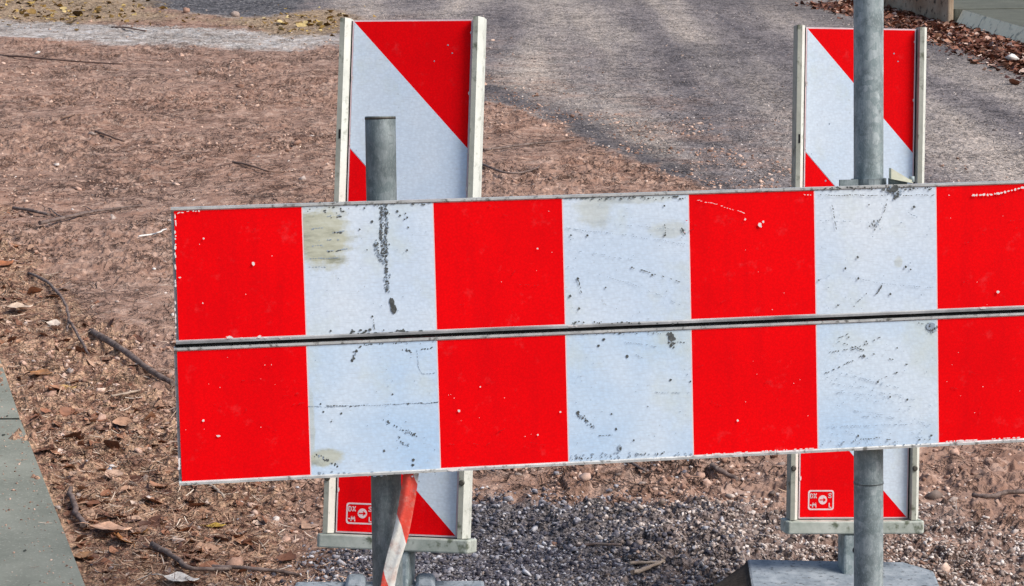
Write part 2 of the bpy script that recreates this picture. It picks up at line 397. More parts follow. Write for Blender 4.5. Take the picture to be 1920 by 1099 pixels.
    col = mix(nt, soft(A[0], 9, 1.3), dirt, road)
    pale = ramp(nt, n_m, [(.32, (.27,.22,.19)), (.5, (.43,.385,.355)), (.68, (.56,.545,.54))])
    pale = mix(nt, .5, pale, ramp(nt, n_f, [(.36, (.3,.27,.25)), (.48, (1,1,1)), (.7, (1.25,1.25,1.25))]), 'MULTIPLY')
    col = mix(nt, soft(A[1], 5, 1.1), col, pale)
    lit = ramp(nt, noise(nt, 22, 6, .7, v), [(.3, (.13,.065,.045)), (.43, (.30,.17,.12)), (.56, (.43,.285,.19)), (.7, (.52,.30,.225))])
    lit = mix(nt, .75, lit, ramp(nt, n_x, [(.36, (.25,.25,.25)), (.64, (1.6,1.6,1.6))]), 'MULTIPLY')
    col = mix(nt, soft(A[2], 12, 1.1), col, lit)
    gr = ramp(nt, n_x, [(.38, (.05,.043,.046)), (.62, (.30,.265,.26))])
    xs_ = N(nt, 'ShaderNodeSeparateXYZ'); nt.links.new(v, xs_.inputs[0])
    gr = mix(nt, ramp(nt, mth(nt, 'ADD', xs_.outputs[0], mth(nt, 'MULTIPLY', mth(nt, 'SUBTRACT', n_m, .5), .6)), [(.25, (0,0,0)), (.75, (.75,.75,.75))]), gr, dirt)
    col = mix(nt, soft(B[0], 14, .9), col, gr)
    lf = ramp(nt, n_f, [(.35, (.05,.024,.018)), (.6, (.18,.085,.055)), (.72, (.3,.17,.11))])
    col = mix(nt, soft(B[2], 10, .6), col, lf)
    oc = ramp(nt, n_f, [(.35, (.14,.09,.06)), (.5, (.33,.235,.155)), (.66, (.48,.37,.26))])
    col = mix(nt, soft(C[1], 10, .7), col, oc)
    setb(nt, b, col, .92, .18)
    hh = mth(nt, 'SUBTRACT', mth(nt, 'ADD', mth(nt, 'MULTIPLY', n_f, 1.5), mth(nt, 'MULTIPLY', n_x, .4)), mth(nt, 'MULTIPLY', ck, 1.6))
    bump(nt, b, mth(nt, 'MULTIPLY', hh, mth(nt, 'ADD', mth(nt, 'MULTIPLY', rough_f, .65), .35)), 1.0, .010)
    return m
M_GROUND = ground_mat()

# ------------------------------------------------------------------ ground sheets: one shared terrain, split into earth / road / pale path
def build_ground():
    ud = np.linspace(-.272, .272, 1200)
    us = np.array([.30,.34,.4,.5,.65,.85,1.15,1.6,2.3,3.4])
    u = np.concatenate([-us[::-1], ud, us])
    ys = [4.25]
    while ys[-1] < 21:
        ys.append(ys[-1]+max(.004, 1.1*ys[-1]**2/(4000*1.641)))
    ys = np.array(ys)
    y = np.concatenate([[.4,.9,1.5,2.1,2.6,3.0,3.3,3.6,3.8,4.0,4.12,4.2], ys, [21.6,22.5,24,26,29,33,39,48,60,85,130,200,320,500]])
    U, Yg = np.meshgrid(u, y)
    X = U*Yg
    M = masks(X, Yg); Z = height(X, Yg, M)
    nr, nc = X.shape
    V = np.stack([X, Yg, Z], -1).reshape(-1, 3)
    zone_a = np.stack([M['road'], M['pale'], M['lit'], np.ones_like(X)], -1).reshape(-1, 4)
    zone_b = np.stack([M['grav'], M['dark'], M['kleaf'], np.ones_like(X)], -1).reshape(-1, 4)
    zone_c = np.stack([M['tar'], np.clip(M['ochre'], 0, 1), M['smear'], np.ones_like(X)], -1).reshape(-1, 4)
    idx = np.arange(nr*nc).reshape(nr, nc)
    Q = np.stack([idx[:-1,:-1], idx[:-1,1:], idx[1:,1:], idx[1:,:-1]], -1).reshape(-1, 4)
    def fm(a): return (a.reshape(-1)[Q]).mean(1)
    isp = fm(M['pale']) > .5
    isr = (fm(M['road']) > .5) & ~isp
    for name, sel in (('ground', ~isr & ~isp), ('road', isr), ('path', isp)):
        q = Q[sel]
        used, inv = np.unique(q, return_inverse=True)
        q = inv.reshape(-1, 4).astype(np.int32)
        me = bpy.data.meshes.new(name)
        me.vertices.add(len(used)); me.vertices.foreach_set('co', V[used].astype(np.float32).ravel())
        me.loops.add(q.size); me.loops.foreach_set('vertex_index', q.ravel())
        me.polygons.add(len(q))
        me.polygons.foreach_set('loop_start', np.arange(0, q.size, 4, dtype=np.int32))
        me.polygons.foreach_set('use_smooth', np.ones(len(q), bool))
        me.update(calc_edges=True)
        for nm, arr in (('zone_a', zone_a), ('zone_b', zone_b), ('zone_c', zone_c)):
            at = me.attributes.new(nm, 'FLOAT_COLOR', 'POINT')
            at.data.foreach_set('color', arr[used].astype(np.float32).ravel())
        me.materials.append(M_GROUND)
        o = bpy.data.objects.new(name, me); COL.objects.link(o); tag(o, kind='structure')
build_ground()

# ------------------------------------------------------------------ loose stuff on the ground
def scatter(n, dens, ymin=4.3, ymax=19.5, power=1.0, ulim=.262):
    """points on the ground, denser nearby, thinned by dens(M, X, Y)"""
    out = []
    while sum(len(a) for a in out) < n:
        k = n*4
        t = rng.random(k)
        Y = 1/((1/ymin)*(1-t)+(1/ymax)*t) if power == 1.0 else ymin+(ymax-ymin)*t
        X = (rng.random(k)*2-1)*ulim*Y
        M = masks(X, Y)
        keep = rng.random(k) < dens(M, X, Y)
        Z = height(X, Y, M)
        out.append(np.stack([X, Y, Z], -1)[keep])
        if len(out) > 40: break
    return np.concatenate(out)[:n]

def rot_mats(n, tilt):
    a = rng.random(n)*2*math.pi
    tx = rng.normal(0, tilt, n); ty = rng.normal(0, tilt, n)+0
    ca, sa = np.cos(a), np.sin(a)
    Rz = np.zeros((n,3,3)); Rz[:,0,0] = ca; Rz[:,0,1] = -sa; Rz[:,1,0] = sa; Rz[:,1,1] = ca; Rz[:,2,2] = 1
    Rx = np.zeros((n,3,3)); Rx[:,0,0] = 1; Rx[:,1,1] = np.cos(tx); Rx[:,1,2] = -np.sin(tx); Rx[:,2,1] = np.sin(tx); Rx[:,2,2] = np.cos(tx)
    Ry = np.zeros((n,3,3)); Ry[:,1,1] = 1; Ry[:,0,0] = np.cos(ty); Ry[:,0,2] = np.sin(ty); Ry[:,2,0] = -np.sin(ty); Ry[:,2,2] = np.cos(ty)
    return np.einsum('nij,njk,nkl->nil', Rx, Ry, Rz)

def mass(name, P, scale, protos, mat, tilt, smooth=False, lift=0.0):
    """many small copies of a few prototypes in ONE mesh of uncountable stuff"""
    n = len(P); Rm = rot_mats(n, tilt); which = rng.integers(0, len(protos), n)
    vs, lv, ls, off, loff = [], [], [], 0, 0
    sc = np.asarray(scale)
    if sc.ndim == 1: sc = np.repeat(sc[:, None], 3, 1)
    for k, (pv, pf) in enumerate(protos):
        s = np.where(which == k)[0]
        if not len(s): continue
        pv = np.array(pv, float)
        w = np.einsum('nij,nvj->nvi', Rm[s], pv[None]*sc[s][:, None, :])+P[s][:, None, :]
        w[:, :, 2] += lift
        vs.append(w.reshape(-1, 3))
        lens = np.array([len(f) for f in pf]); flat = np.concatenate([np.array(f) for f in pf])
        allf = (flat[None]+off+np.arange(len(s))[:, None]*len(pv)).ravel()
        lv.append(allf); st = np.concatenate([[0], np.cumsum(lens)[:-1]])
        ls.append((st[None]+loff+np.arange(len(s))[:, None]*lens.sum()).ravel())
        off += len(s)*len(pv); loff += len(s)*lens.sum()
    V = np.concatenate(vs); LV = np.concatenate(lv).astype(np.int32); LS = np.concatenate(ls).astype(np.int32)
    me = bpy.data.meshes.new(name)
    me.vertices.add(len(V)); me.vertices.foreach_set('co', V.astype(np.float32).ravel())
    me.loops.add(len(LV)); me.loops.foreach_set('vertex_index', LV)
    me.polygons.add(len(LS)); me.polygons.foreach_set('loop_start', LS)
    if smooth: me.polygons.foreach_set('use_smooth', np.ones(len(LS), bool))
    me.update(calc_edges=True); me.materials.append(mat)
    o = bpy.data.objects.new(name, me); COL.objects.link(o)
    return o

def rock_proto(seed, flat=.7):
    import bmesh
    r = random.Random(seed); bm = bmesh.new()
    for i in range(13):
        v = Vector((r.gauss(0,1), r.gauss(0,1), r.gauss(0,1))).normalized()*r.uniform(.8, 1.1)
        bm.verts.new((v.x*r.uniform(.85,1.15), v.y*.85, v.z*flat))
    res = bmesh.ops.convex_hull(bm, input=bm.verts)
    bmesh.ops.delete(bm, geom=[e for e in res['geom_interior'] if isinstance(e, bmesh.types.BMVert)], context='VERTS')
    bm.verts.index_update()
    out = ([tuple(v.co) for v in bm.verts], [tuple(v.index for v in f.verts) for f in bm.faces]); bm.free()
    return out
ROCKS = [rock_proto(i, .55+.05*(i % 5)) for i in range(10)]

def leaf_proto(seed):
    """a dry curled leaf: pointed outline, arched across and along its midrib"""
    r = random.Random(seed); vs = []; fs = []
    cu = r.uniform(.2, .9); ca = r.uniform(.15, .6)*r.choice((-1, 1)); tw = r.uniform(-.5, .5)
    prof = [0, .28, .42, .46, .36, .2, 0]
    for i, w in enumerate(prof):
        t = i/6; w *= r.uniform(.85, 1.15)
        for j in (-1, 0, 1):
            x = t-.5; yy = w*j
            z = cu*.5*(x*x)*1.4+abs(j)*w*ca+tw*x*yy+r.uniform(-.03, .03)
            vs.append((x, yy, z))
    for i in range(6):
        for j in range(2):
            a = i*3+j; fs.append((a, a+3, a+4, a+1))
    return vs, fs
LEAVES = [leaf_proto(i) for i in range(12)]
def straw_proto(seed):
    r = random.Random(seed); c = r.uniform(-.25, .25); z = r.uniform(0, .25)
    vs = []
    for i in range(5):
        t = i/4-.5; w = .018*(1-abs(t))+.006
        vs += [(t, c*t*t-w, z*t*t), (t, c*t*t+w, z*t*t+.02)]
    return vs, [(2*i, 2*i+2, 2*i+3, 2*i+1) for i in range(4)]
STRAWS = [straw_proto(i) for i in range(8)]

ux = lambda px, py: g(px, py)
P = scatter(19000, lambda M, X, Y: np.clip(M['grav']*1.1+.02, 0, 1)*(1-.8*M['lit'])*(1-.3*sstep(.35, .95, X))*(Y < 5.9), 4.3, 6.0)
sc = rng.lognormal(math.log(.0041), .42, len(P)); P[:, 2] += sc*.2
bl = (P[:, 0] < .34+.18*rng.normal(size=len(P)))
tag(mass('gravel', P[bl], sc[bl], ROCKS, M_STONE, .5), 'dark grey crushed stone chippings spread below the barrier', 'gravel', kind='stuff')
tag(mass('gravel', P[~bl], sc[~bl], ROCKS, M_STONEB, .5), 'brownish gravel mixed with soil at lower right', 'gravel', kind='stuff')
P = scatter(420, lambda M, X, Y: (1-M['road'])*(1-.7*M['pale'])*(1-M['grav'])*.6, 4.6, 16)
sc = np.minimum(rng.lognormal(math.log(.009), .45, len(P)), .028)
tag(mass('stones', P, sc, ROCKS, M_STONEB, .4), 'small stones half sunk in the bare soil', 'stones', kind='stuff')
P = scatter(12000, lambda M, X, Y: (1-M['road'])*(1-.7*M['pale'])*(1-.8*M['grav'])*np.clip(.03+1.0*sstep(.5,.66,fbm(X*2.2,Y*2.2,77,3)), 0, 1), 4.4, 17)
sc = rng.lognormal(math.log(.0040), .55, len(P))*(.75+.05*P[:, 1]); P[:, 2] += sc*.1
tag(mass('soil_crumbs', P, sc, ROCKS, M_CLOD, .4), 'loose crumbs of reddish brown soil over the bare earth', 'soil', kind='stuff')
P = scatter(4500, lambda M, X, Y: M['road']*.5, 5.5, 18)
sc = rng.lognormal(math.log(.004), .4, len(P))*(.8+.03*P[:, 1])
tag(mass('road_grit', P, sc, ROCKS, M_STONEB, .4), 'fine grit scattered over the worn asphalt', 'grit', kind='stuff')
P = scatter(3500, lambda M, X, Y: M['road']*np.clip(M['smear'], 0, 1)**2*sstep(.4, .6, fbm(X*3, Y*3, 78, 3)), 5.5, 16)
sc = rng.lognormal(math.log(.0055), .5, len(P))*(.75+.03*P[:, 1])
tag(mass('soil_crumbs', P, sc, ROCKS, M_CLOD, .4), 'crumbs of soil spilled over the edge of the asphalt', 'soil', kind='stuff')
sslab = lambda X, Y: np.abs(seg_sd(X, Y, LN_SLAB))*((X-np.interp(Y, [q[1] for q in LN_SLAB[::-1]], [q[0] for q in LN_SLAB[::-1]])) > 0) > .03
P = scatter(1150, lambda M, X, Y: np.clip(M['lit']*(.35+.65*sstep(.45,.62,fbm(X*2.5,Y*2.5,88,3)))+.004*(1-M['road'])*(Y < 9), 0, 1)*sslab(X, Y), 4.35, 10)
sc = np.minimum(rng.lognormal(math.log(.021), .5, len(P)), .06); P[:, 2] += .002
tag(mass('leaf_litter', P, sc, LEAVES, M_LEAF, .35), 'brown dead leaves strewn beside the concrete slab', 'leaves', kind='stuff')
P = scatter(22000, lambda M, X, Y: np.clip(M['lit']+.05*(1-M['road'])*(1-M['grav']), 0, 1)*sslab(X, Y), 4.35, 12)
sc = np.minimum(rng.lognormal(math.log(.022), .5, len(P)), .055); P[:, 2] += .003
tag(mass('dry_grass', P, sc, STRAWS, M_STRAW, .3), 'dry straw and moss along the slab edge at lower left', 'grass', kind='stuff')
P = scatter(3200, lambda M, X, Y: M['kleaf']*(X > 2.2)*(Y > 12), 12, 19.4, 0)
sc = np.minimum(rng.lognormal(math.log(.036), .4, len(P)), .08); P[:, 2] += .006
tag(mass('leaf_litter', P, sc, LEAVES, M_LEAFR, .4), 'russet fallen leaves drifted along the foot of the kerb', 'leaves', kind='stuff')
P = scatter(420, lambda M, X, Y: np.clip(M['ochre'], 0, 1)**2, 13, 19.4, 0)
sc = rng.lognormal(math.log(.034), .45, len(P)); P[:, 2] += .006
tag(mass('leaf_litter', P, sc, LEAVES, M_LEAFO, .4), 'ochre yellow leaves heaped beyond the pale path', 'leaves', kind='stuff')

n_ = 420; yy = rng.uniform(4.35, 6.5, n_); xe_ = np.interp(yy, [q[1] for q in LN_SLAB[::-1]], [q[0] for q in LN_SLAB[::-1]])
P = np.stack([xe_-.004-np.abs(rng.normal(0, .085, n_)), yy, base_z(yy)+.0285], -1)
tag(mass('slab_grit', P, np.minimum(rng.lognormal(math.log(.0018), .5, n_), .005), ROCKS, M_CLOD, .4), 'grit and soil grains lying on the left concrete slabs', 'grit', kind='stuff')
P = P[:46].copy(); P[:, 2] += .002
tag(mass('slab_straw', P, np.minimum(rng.lognormal(math.log(.02), .4, len(P)), .04), STRAWS, M_STRAW, .05), 'a few straws lying on the left concrete slabs', 'straw', kind='stuff')

# ------------------------------------------------------------------ concrete slabs at the left and the kerb at upper right
def slab(near, far, name, label):
    (x0, y0), (x1, y1) = near, far
    mb = MB(); w = .75; t = .028; k = 6
    z0, z1 = float(base_z(y0)), float(base_z(y1))
    lo = -.12
    vs = [(x0,y0,z0+t),(x0-w,y0,z0+t),(x1-w,y1,z1+t),(x1,y1,z1+t),(x0,y0,z0+lo),(x0-w,y0,z0+lo),(x1-w,y1,z1+lo),(x1,y1,z1+lo)]
    mb.hull(vs, [(3,2,1,0),(4,5,6,7)]); mb.hull(vs, [(0,1,5,4),(2,3,7,6),(1,2,6,5),(3,0,4,7)], 1)  # sides painted dark to give the joint its shade
    r = random.Random(name+label)
    for i in range(46):                      # air pits in the surface
        f = r.random(); d = r.uniform(.02, .34); q = r.lognormvariate(math.log(.0022), .5)
        cx = x0+(x1-x0)*f-d; cy = y0+(y1-y0)*f; cz = z0+(z1-z0)*f+t+.0006
        mb.poly([(cx+q*r.uniform(.6,1.2)*math.cos(a*math.pi/4), cy+2*q*r.uniform(.6,1.2)*math.sin(a*math.pi/4), cz+SL*2*q*math.sin(a*math.pi/4)) for a in range(8)], 1)
    o = mb.build(name, [M_SLAB, M_PIT_JOINT], bevel=.004)
    return tag(o, label, 'slab', 'concrete slabs at the left edge')
a, b_, c_ = g(155, 1110), g(38, 805), g(0, 690)
ext = lambda p, q, t: (p[0]+(q[0]-p[0])*t, p[1]+(q[1]-p[1])*t)
slab(ext(b_, a, 1.35), ext(b_, a, .006), 'concrete_slab', 'nearer smooth grey-green concrete slab in the bottom left corner')
slab(ext(b_, c_, .012), ext(b_, c_, 2.2), 'concrete_slab', 'farther concrete slab at the left edge beyond the joint')

def kerb_piece(p, q, h, w, mats, name, label, bat=0):
    mb = MB()
    (x0,y0),(x1,y1) = p, q
    d = Vector((x1-x0, y1-y0)).normalized(); n = Vector((d.y, -d.x))   # away from the road: to the right
    A0 = Vector(p); A1 = Vector(q); B0 = A0+n*w; B1 = A1+n*w
    z = lambda v: float(base_z(v.y))
    hb = -.1
    vs = [(A0.x,A0.y,z(A0)+hb),(A1.x,A1.y,z(A1)+hb),(B1.x,B1.y,z(B1)+hb),(B0.x,B0.y,z(B0)+hb),
          (A0.x+n.x*bat,A0.y+n.y*bat,z(A0)+h),(A1.x+n.x*bat,A1.y+n.y*bat,z(A1)+h),(B1.x,B1.y,z(B1)+h),(B0.x,B0.y,z(B0)+h)]
    mb.hull(vs, [(0,1,2,3)], 0)
    mb.hull(vs, [(7,6,5,4)], 1)
    mb.hull(vs, [(4,5,1,0),(5,6,2,1),(6,7,3,2),(7,4,0,3)], 0)
    o = mb.build(name, mats, bevel=.012)
    return tag(o, label, 'kerb', 'concrete kerb blocks at the top right')
k0, k1, k2 = g(2080, 138), g(1777, 43), g(1640, 8)
kerb_piece(k0, ext(k1, k0, .006), .105, 2.6, [M_KERBF, M_KTOP], 'kerb_block', 'low concrete kerb with pitted pale face and smooth grey-green top', .11)  # face leaned back to catch more light
kerb_piece(k1, k2, .22, .05, [M_KBROWN, M_KBROWN], 'kerb_block', 'taller brown stained concrete block behind the upright tube at the top right')

dk = Vector((k2[0]-k1[0], k2[1]-k1[1])).normalized(); nk = Vector((dk.y, -dk.x))*.055
pv = kerb_piece(Vector(k1)+nk+dk*.012, Vector(k2)+nk+dk*2.0, .105, 2.4, [M_KTOP, M_KTOP], 'pavement', 'smooth grey-green pavement')
for q in ('label', 'category', 'group'): del pv[q]
pv['kind'] = 'structure'

# ------------------------------------------------------------------ sticks, leaves, pebbles one can point at
def stick(name, pts, r0, r1, label, cat='stick', mat=None, wob=.004, group=None, branches=(), lift=.8, thin=1.0):
    """a twig lying on the ground through the given photo points"""
    gpts = [Vector((*g(*p), 0)) for p in pts]
    mb = MB(); rr = random.Random(label)
    def run(gp_, a, b):
        out = []; rad = []
        L = len(gp_)-1; n = max(6, L*5)
        for i in range(n+1):
            t = i/n*L; k = min(int(t), L-1); f = t-k
            p0 = gp_[max(k-1,0)]; p1 = gp_[k]; p2 = gp_[k+1]; p3 = gp_[min(k+2,L)]
            q = .5*((2*p1)+(p2-p0)*f+(2*p0-5*p1+4*p2-p3)*f*f+(3*p1-p0-3*p2+p3)*f**3)
            x = q.x+rr.uniform(-wob, wob); y = q.y+rr.uniform(-wob, wob)
            r_ = a+(b-a)*i/n
            out.append((x, y, ground_z(x, y)+r_*lift+.003)); rad.append(r_*rr.uniform(.85, 1.12))
        # keep the twig stiff: smooth the heights
        zs = [p[2] for p in out]
        zs = [max(zs[max(i-2,0):i+3]) for i in range(len(zs))]
        for _ in range(8): zs = [(zs[max(i-1,0)]+zs[i]+zs[min(i+1,len(zs)-1)])/3 for i in range(len(zs))]
        mb.tube([(p[0], p[1], z) for p, z in zip(out, zs)], rad, 7)
    run(gpts, r0*thin, r1*thin)
    for bpts, ba in branches: run([Vector((*g(*p), 0)) for p in bpts], ba, ba*.5)
    o = mb.build(name, mat or M_TWIG)
    return tag(o, label, cat, group)
GS = 'sticks lying on the soil'
stick('stick', [(172,640),(205,662),(250,697),(290,720),(326,737)], .011, .008, 'thick dark wet stick pointing at the lower plank from the left', group=GS, wob=.0015)
stick('twig', [(55,520),(95,555),(122,595),(130,622),(150,650),(168,690)], .006, .004, 'long thin crooked twig left of the thick stick', 'twig', group=GS, branches=[([(130,620),(124,642)], .004), ([(100,562),(140,548)], .003)])
stick('twig', [(76,430),(130,412),(180,398),(240,386),(268,380)], .009, .003, 'forked brown twig lying left of the upper plank', 'twig', group=GS, branches=[([(178,400),(165,384),(155,380)], .003), ([(118,416),(100,395),(92,384)], .004)])
stick('twig', [(25,384),(60,393),(92,402)], .008, .006, 'short dark twig at the left edge level with the plank top', 'twig', group=GS)
stick('twig', [(130,925),(134,950),(146,975),(158,990)], .006, .007, 'short dark stub beside the near concrete slab', 'twig', group=GS)
stick('stick', [(285,1028),(320,1048),(362,1068),(430,1062)], .008, .004, 'dark twig lying at the bottom left under the plank', 'twig', group=GS)
stick('twig', [(395,1056),(450,1062),(520,1068),(562,1072)], .006, .003, 'straight thin twig pointing at the left footing', 'twig', group=GS)
stick('twig', [(388,912),(405,930),(420,944)], .004, .003, 'pale little twig just under the left end of the lower plank', 'twig', group=GS, mat=M_TWIGL)
stick('root', [(905,292),(950,282),(1000,273),(1050,270),(1075,266)], .007, .004, 'long thin root curving across the soil right of the left beacon', 'root', group=GS)
stick('root', [(903,318),(930,334),(965,338),(1000,330),(1012,322)], .006, .004, 'bowed root on the soil just above the upper plank', 'root', group=GS)
stick('twig', [(178,248),(205,262),(235,270)], .011, .008, 'small curved twig on the bare soil at upper left', 'twig', group=GS, mat=M_TWIGM, thin=.6, lift=.2)
stick('twig', [(435,305),(470,320),(505,333),(538,326)], .009, .007, 'bent twig on the soil left of the left beacon', 'twig', group=GS, mat=M_TWIGM, thin=.6, lift=.2)
stick('twig', [(115,234),(135,227),(152,222)], .012, .009, 'short stub of wood on the soil below the boot print', 'twig', group=GS, mat=M_TWIGM, thin=.6, lift=.2)
stick('twig', [(1178,868),(1192,882),(1212,896)], .005, .003, 'dark twig just under the middle of the lower plank', 'twig', group=GS)
stick('twig', [(1082,1026),(1120,1026),(1165,1030)], .004, .003, 'thin dark twig lying flat on the dark gravel', 'twig', group=GS)
stick('twig', [(1186,1075),(1215,1066),(1246,1052)], .006, .003, 'forked straw coloured twig on the gravel left of the right footing', 'twig', group=GS, mat=M_TWIGL, branches=[([(1246,1052),(1225,1036),(1215,1032)], .003), ([(1182,1060),(1215,1059),(1236,1055)], .004)])
stick('twig', [(1335,878),(1352,885),(1385,892)], .008, .006, 'chunky bark piece on the soil left of the right beacon', 'bark', group=GS)
stick('twig', [(1822,932),(1855,938),(1885,932),(1925,930)], .006, .006, 'twig on the soil near the right edge under the plank', 'twig', group=GS)
stick('twig', [(210,755+5),(240,757),(266,752)], .004, .003, 'pale straw piece left of the lower plank', 'straw', group=GS, mat=M_TWIGL)
stick('root', [(262,452),(285,447),(298,448),(312,438)], .004, .003, 'white thread like root on the soil left of the upper plank', 'root', group=GS, mat=M_PEBB)
stick('twig', [(0,100),(60,110),(130,122),(230,134)], .014, .008, 'long thin stick lying just below the pale path', 'stick', group=GS, mat=M_TWIGM, thin=.6, lift=.2)
stick('twig', [(210,50),(245,58),(274,64)], .012, .009, 'thin twig lying across the pale path', 'twig', group=GS, mat=M_TWIGM, thin=.6, lift=.2)

def leaf(px, py, size, col, label, seed, rz=0, up=.006, cat='leaf'):
    r = random.Random(seed); x, y = g(px, py)
    m, nt, b = newmat('single_leaf'); v = objcoord(nt)
    c = ramp(nt, noise(nt, 40, 5, .65, v), [(.3, tuple(q*.45 for q in col)), (.55, col), (.75, tuple(min(q*1.4, .8) for q in col))])
    setb(nt, b, c, .55, .4); bump(nt, b, noise(nt, 60, 3, .6, v), .5, .003)
    mb = MB(); prof = [.02,.2,.36,.44,.42,.34,.2,.08,.01]
    W = 4; cu = r.uniform(.5, .9)
    vs = []
    for i, w in enumerate(prof):
        t = i/(len(prof)-1); w *= r.uniform(.85, 1.12)
        for j in range(-W, W+1):
            s = j/W
            vs.append(((t-.5)*size, w*s*size*(1-.12*(i % 2)*abs(s)), size*(cu*.35*(t-.5)**2+.28*w*s*s*cu+.025*math.sin(9*t+3*s*abs(s)))+r.uniform(-.01,.01)*size))
    n = 2*W+1
    mb.hull(vs, [(i*n+j, (i+1)*n+j, (i+1)*n+j+1, i*n+j+1) for i in range(len(prof)-1) for j in range(2*W)], 0, True)
    mb.tube([(-.5*size,0,size*.09),(-.68*size,.03*size,size*.11),(-.85*size,.09*size,size*.06)], size*.012, 5)
    o = mb.build('fallen_leaf', m)
    o.location = (x, y, ground_z(x, y)+up); o.rotation_euler = (R(14)+r.uniform(-.2,.2), r.uniform(-.2,.2), rz)
    return tag(o, label, cat, 'single fallen leaves')
leaf(208, 995, .095, (.55,.33,.22), 'large pinkish tan curled leaf beside the near concrete slab', 1, .3, .02)
leaf(232, 1012, .075, (.36,.15,.045), 'rust orange leaf under the large tan leaf', 2, 2.2)
leaf(262, 998, .06, (.42,.20,.07), 'orange brown leaf at the right of the large tan leaf', 3, -.7)
leaf(405, 979, .045, (.50,.33,.06), 'yellow leaf on the soil below the left end of the lower plank', 4, .2)
leaf(158, 1045, .07, (.40,.21,.10), 'tan pointed leaf at the slab edge in the bottom left', 5, -1.1)
leaf(38, 595, .085, (.55,.42,.32), 'pale crumpled leaf at the left edge among brown litter', 6, .5, .015)
leaf(105, 617, .06, (.62,.52,.44), 'small whitish leaf beside the crooked twig', 7, .2)
leaf(12, 505, .08, (.38,.14,.06), 'red brown leaf at the left edge above the pale leaf', 8, 1.1)
leaf(78, 715, .075, (.40,.19,.08), 'brown leaf lying near the far concrete slab', 9, -.4)
leaf(128, 735, .06, (.42,.26,.10), 'tan brown leaf between the far slab and the thick stick', 10, .9)
leaf(340, 1085, .075, (.60,.56,.52), 'pale grey crumpled leaf at the bottom edge left of the footing', 11, .2, .01)

def pebble(px, py, s, label, mat, seed):
    mb = MB(); v, f = rock_proto(seed, .7); x, y = g(px, py)
    mb.hull([(a*s, b*s, c*s) for a, b, c in v], f, 0, True)
    o = mb.build('pebble', mat); o.location = (x, y, ground_z(x, y)+s*.35)
    return tag(o, label, 'pebble', 'pebbles on the soil')
pebble(289, 513, .008, 'white pebble on bare soil left of the upper plank', M_PEBB, 21)
pebble(205, 890, .011, 'shiny blue-grey pebble beside the near concrete slab', mottled('blue_pebble', (.10,.12,.17), (.34,.38,.46), 60, .2, .6), 22)
pebble(70, 97, .03, 'pale stone on the soil below the left end of the pale path', M_PEBB, 23)
pebble(440, 32, .05, 'brown stone at the edge of the dark asphalt beyond the path', M_STONEB, 24)
pebble(350, 26, .045, 'tan stone between dark asphalt and path', M_CLOD, 25)
pebble(1895, 115, .05, 'whitish stone at the right edge among the russet leaves', M_PEBB, 26)

# ------------------------------------------------------------------ the barrier (two striped planks on two steel tubes)
def cam_pose(rv, pos):
    v = Vector(rv); return Matrix.Rotation(v.length, 3, v.normalized()), Vector(pos)
rb, tb = cam_pose((.0782,.1572,.0323), (-.5114,.1245,-3.2005))
Bx, Bu, Bn = CR@rb.col[0], CR@rb.col[1], CR@rb.col[2]
Btl = CAMLOC+CR@tb                                    # upper left corner of the upper film
def frame(ox, xx, nn, uu):
    """object frame: x along, y to the back, z up"""
    m = Matrix.Identity(4)
    for i in range(3):
        m[i][0] = xx[i]; m[i][1] = -nn[i]; m[i][2] = uu[i]; m[i][3] = ox[i]
    return m
HB = 1.02                                              # film top above the barrier's base point
Bbase = Btl-Bu*HB
BF = frame(Bbase, Bx, Bn, Bu)
BFi = BF.inverted()
def bpt(px, py):
    """photo point -> (x, z) on the front film of the barrier"""
    r = ray(px, py); t = (Btl-CAMLOC).dot(Bn)/r.dot(Bn)
    p = BFi@(CAMLOC+r*t)
    return p.x, p.z
def add_stains(m, spots):
    """soft weathered stains soaked into the film: centre, radii (metres), strength"""
    nt = m.node_tree; b = nt.nodes['Principled BSDF']
    src = b.inputs['Base Color'].links[0].from_socket; v = objcoord(nt)
    mp = N(nt, 'ShaderNodeMapping'); mp.inputs['Scale'].default_value = (14, 14, 60); nt.links.new(v, mp.inputs[0])
    streak = noise(nt, 1, 5, .65, mp.outputs[0]); fine = noise(nt, 34, 6, .7, v)
    sx = N(nt, 'ShaderNodeSeparateXYZ'); nt.links.new(v, sx.inputs[0])
    tint = ramp(nt, streak, [(.34, (.27,.28,.21)), (.46, (.47,.475,.36)), (.58, (.56,.57,.45)), (.72, (.64,.67,.60))])
    for px, py, rx, ry, k in spots:
        x, z = bpt(px, py)
        dx = mth(nt, 'DIVIDE', mth(nt, 'SUBTRACT', sx.outputs[0], x), rx*PXM); dz = mth(nt, 'DIVIDE', mth(nt, 'SUBTRACT', sx.outputs[2], z), ry*PXM)
        d = mth(nt, 'SQRT', mth(nt, 'ADD', mth(nt, 'MULTIPLY', dx, dx), mth(nt, 'MULTIPLY', dz, dz)))
        d = mth(nt, 'ADD', d, mth(nt, 'MULTIPLY', mth(nt, 'SUBTRACT', fine, .5), 1.1))
        d = mth(nt, 'ADD', d, mth(nt, 'MULTIPLY', mth(nt, 'SUBTRACT', streak, .5), .8))
        src = mix(nt, ramp(nt, d, [(.62, (k,k,k)), (1.12, (0,0,0))]), src, tint)
    nt.links.new(src, b.inputs['Base Color'])
PXM = 1/1250
add_stains(M_WHITE, [(604,442,66,72,.95),(1112,388,44,48,.45),(1252,430,46,20,.4),(1684,490,10,14,.4),(1200,372,90,12,.4)])
add_stains(M_WHITE_L, [(612,858,38,20,.8),(584,800,8,80,.5),(1254,634,26,20,.3)])
barrier = empty('road_barrier', BF)
tag(barrier, 'wide red and white striped road barrier of two planks on steel tubes', 'barrier')
BL = 1.80
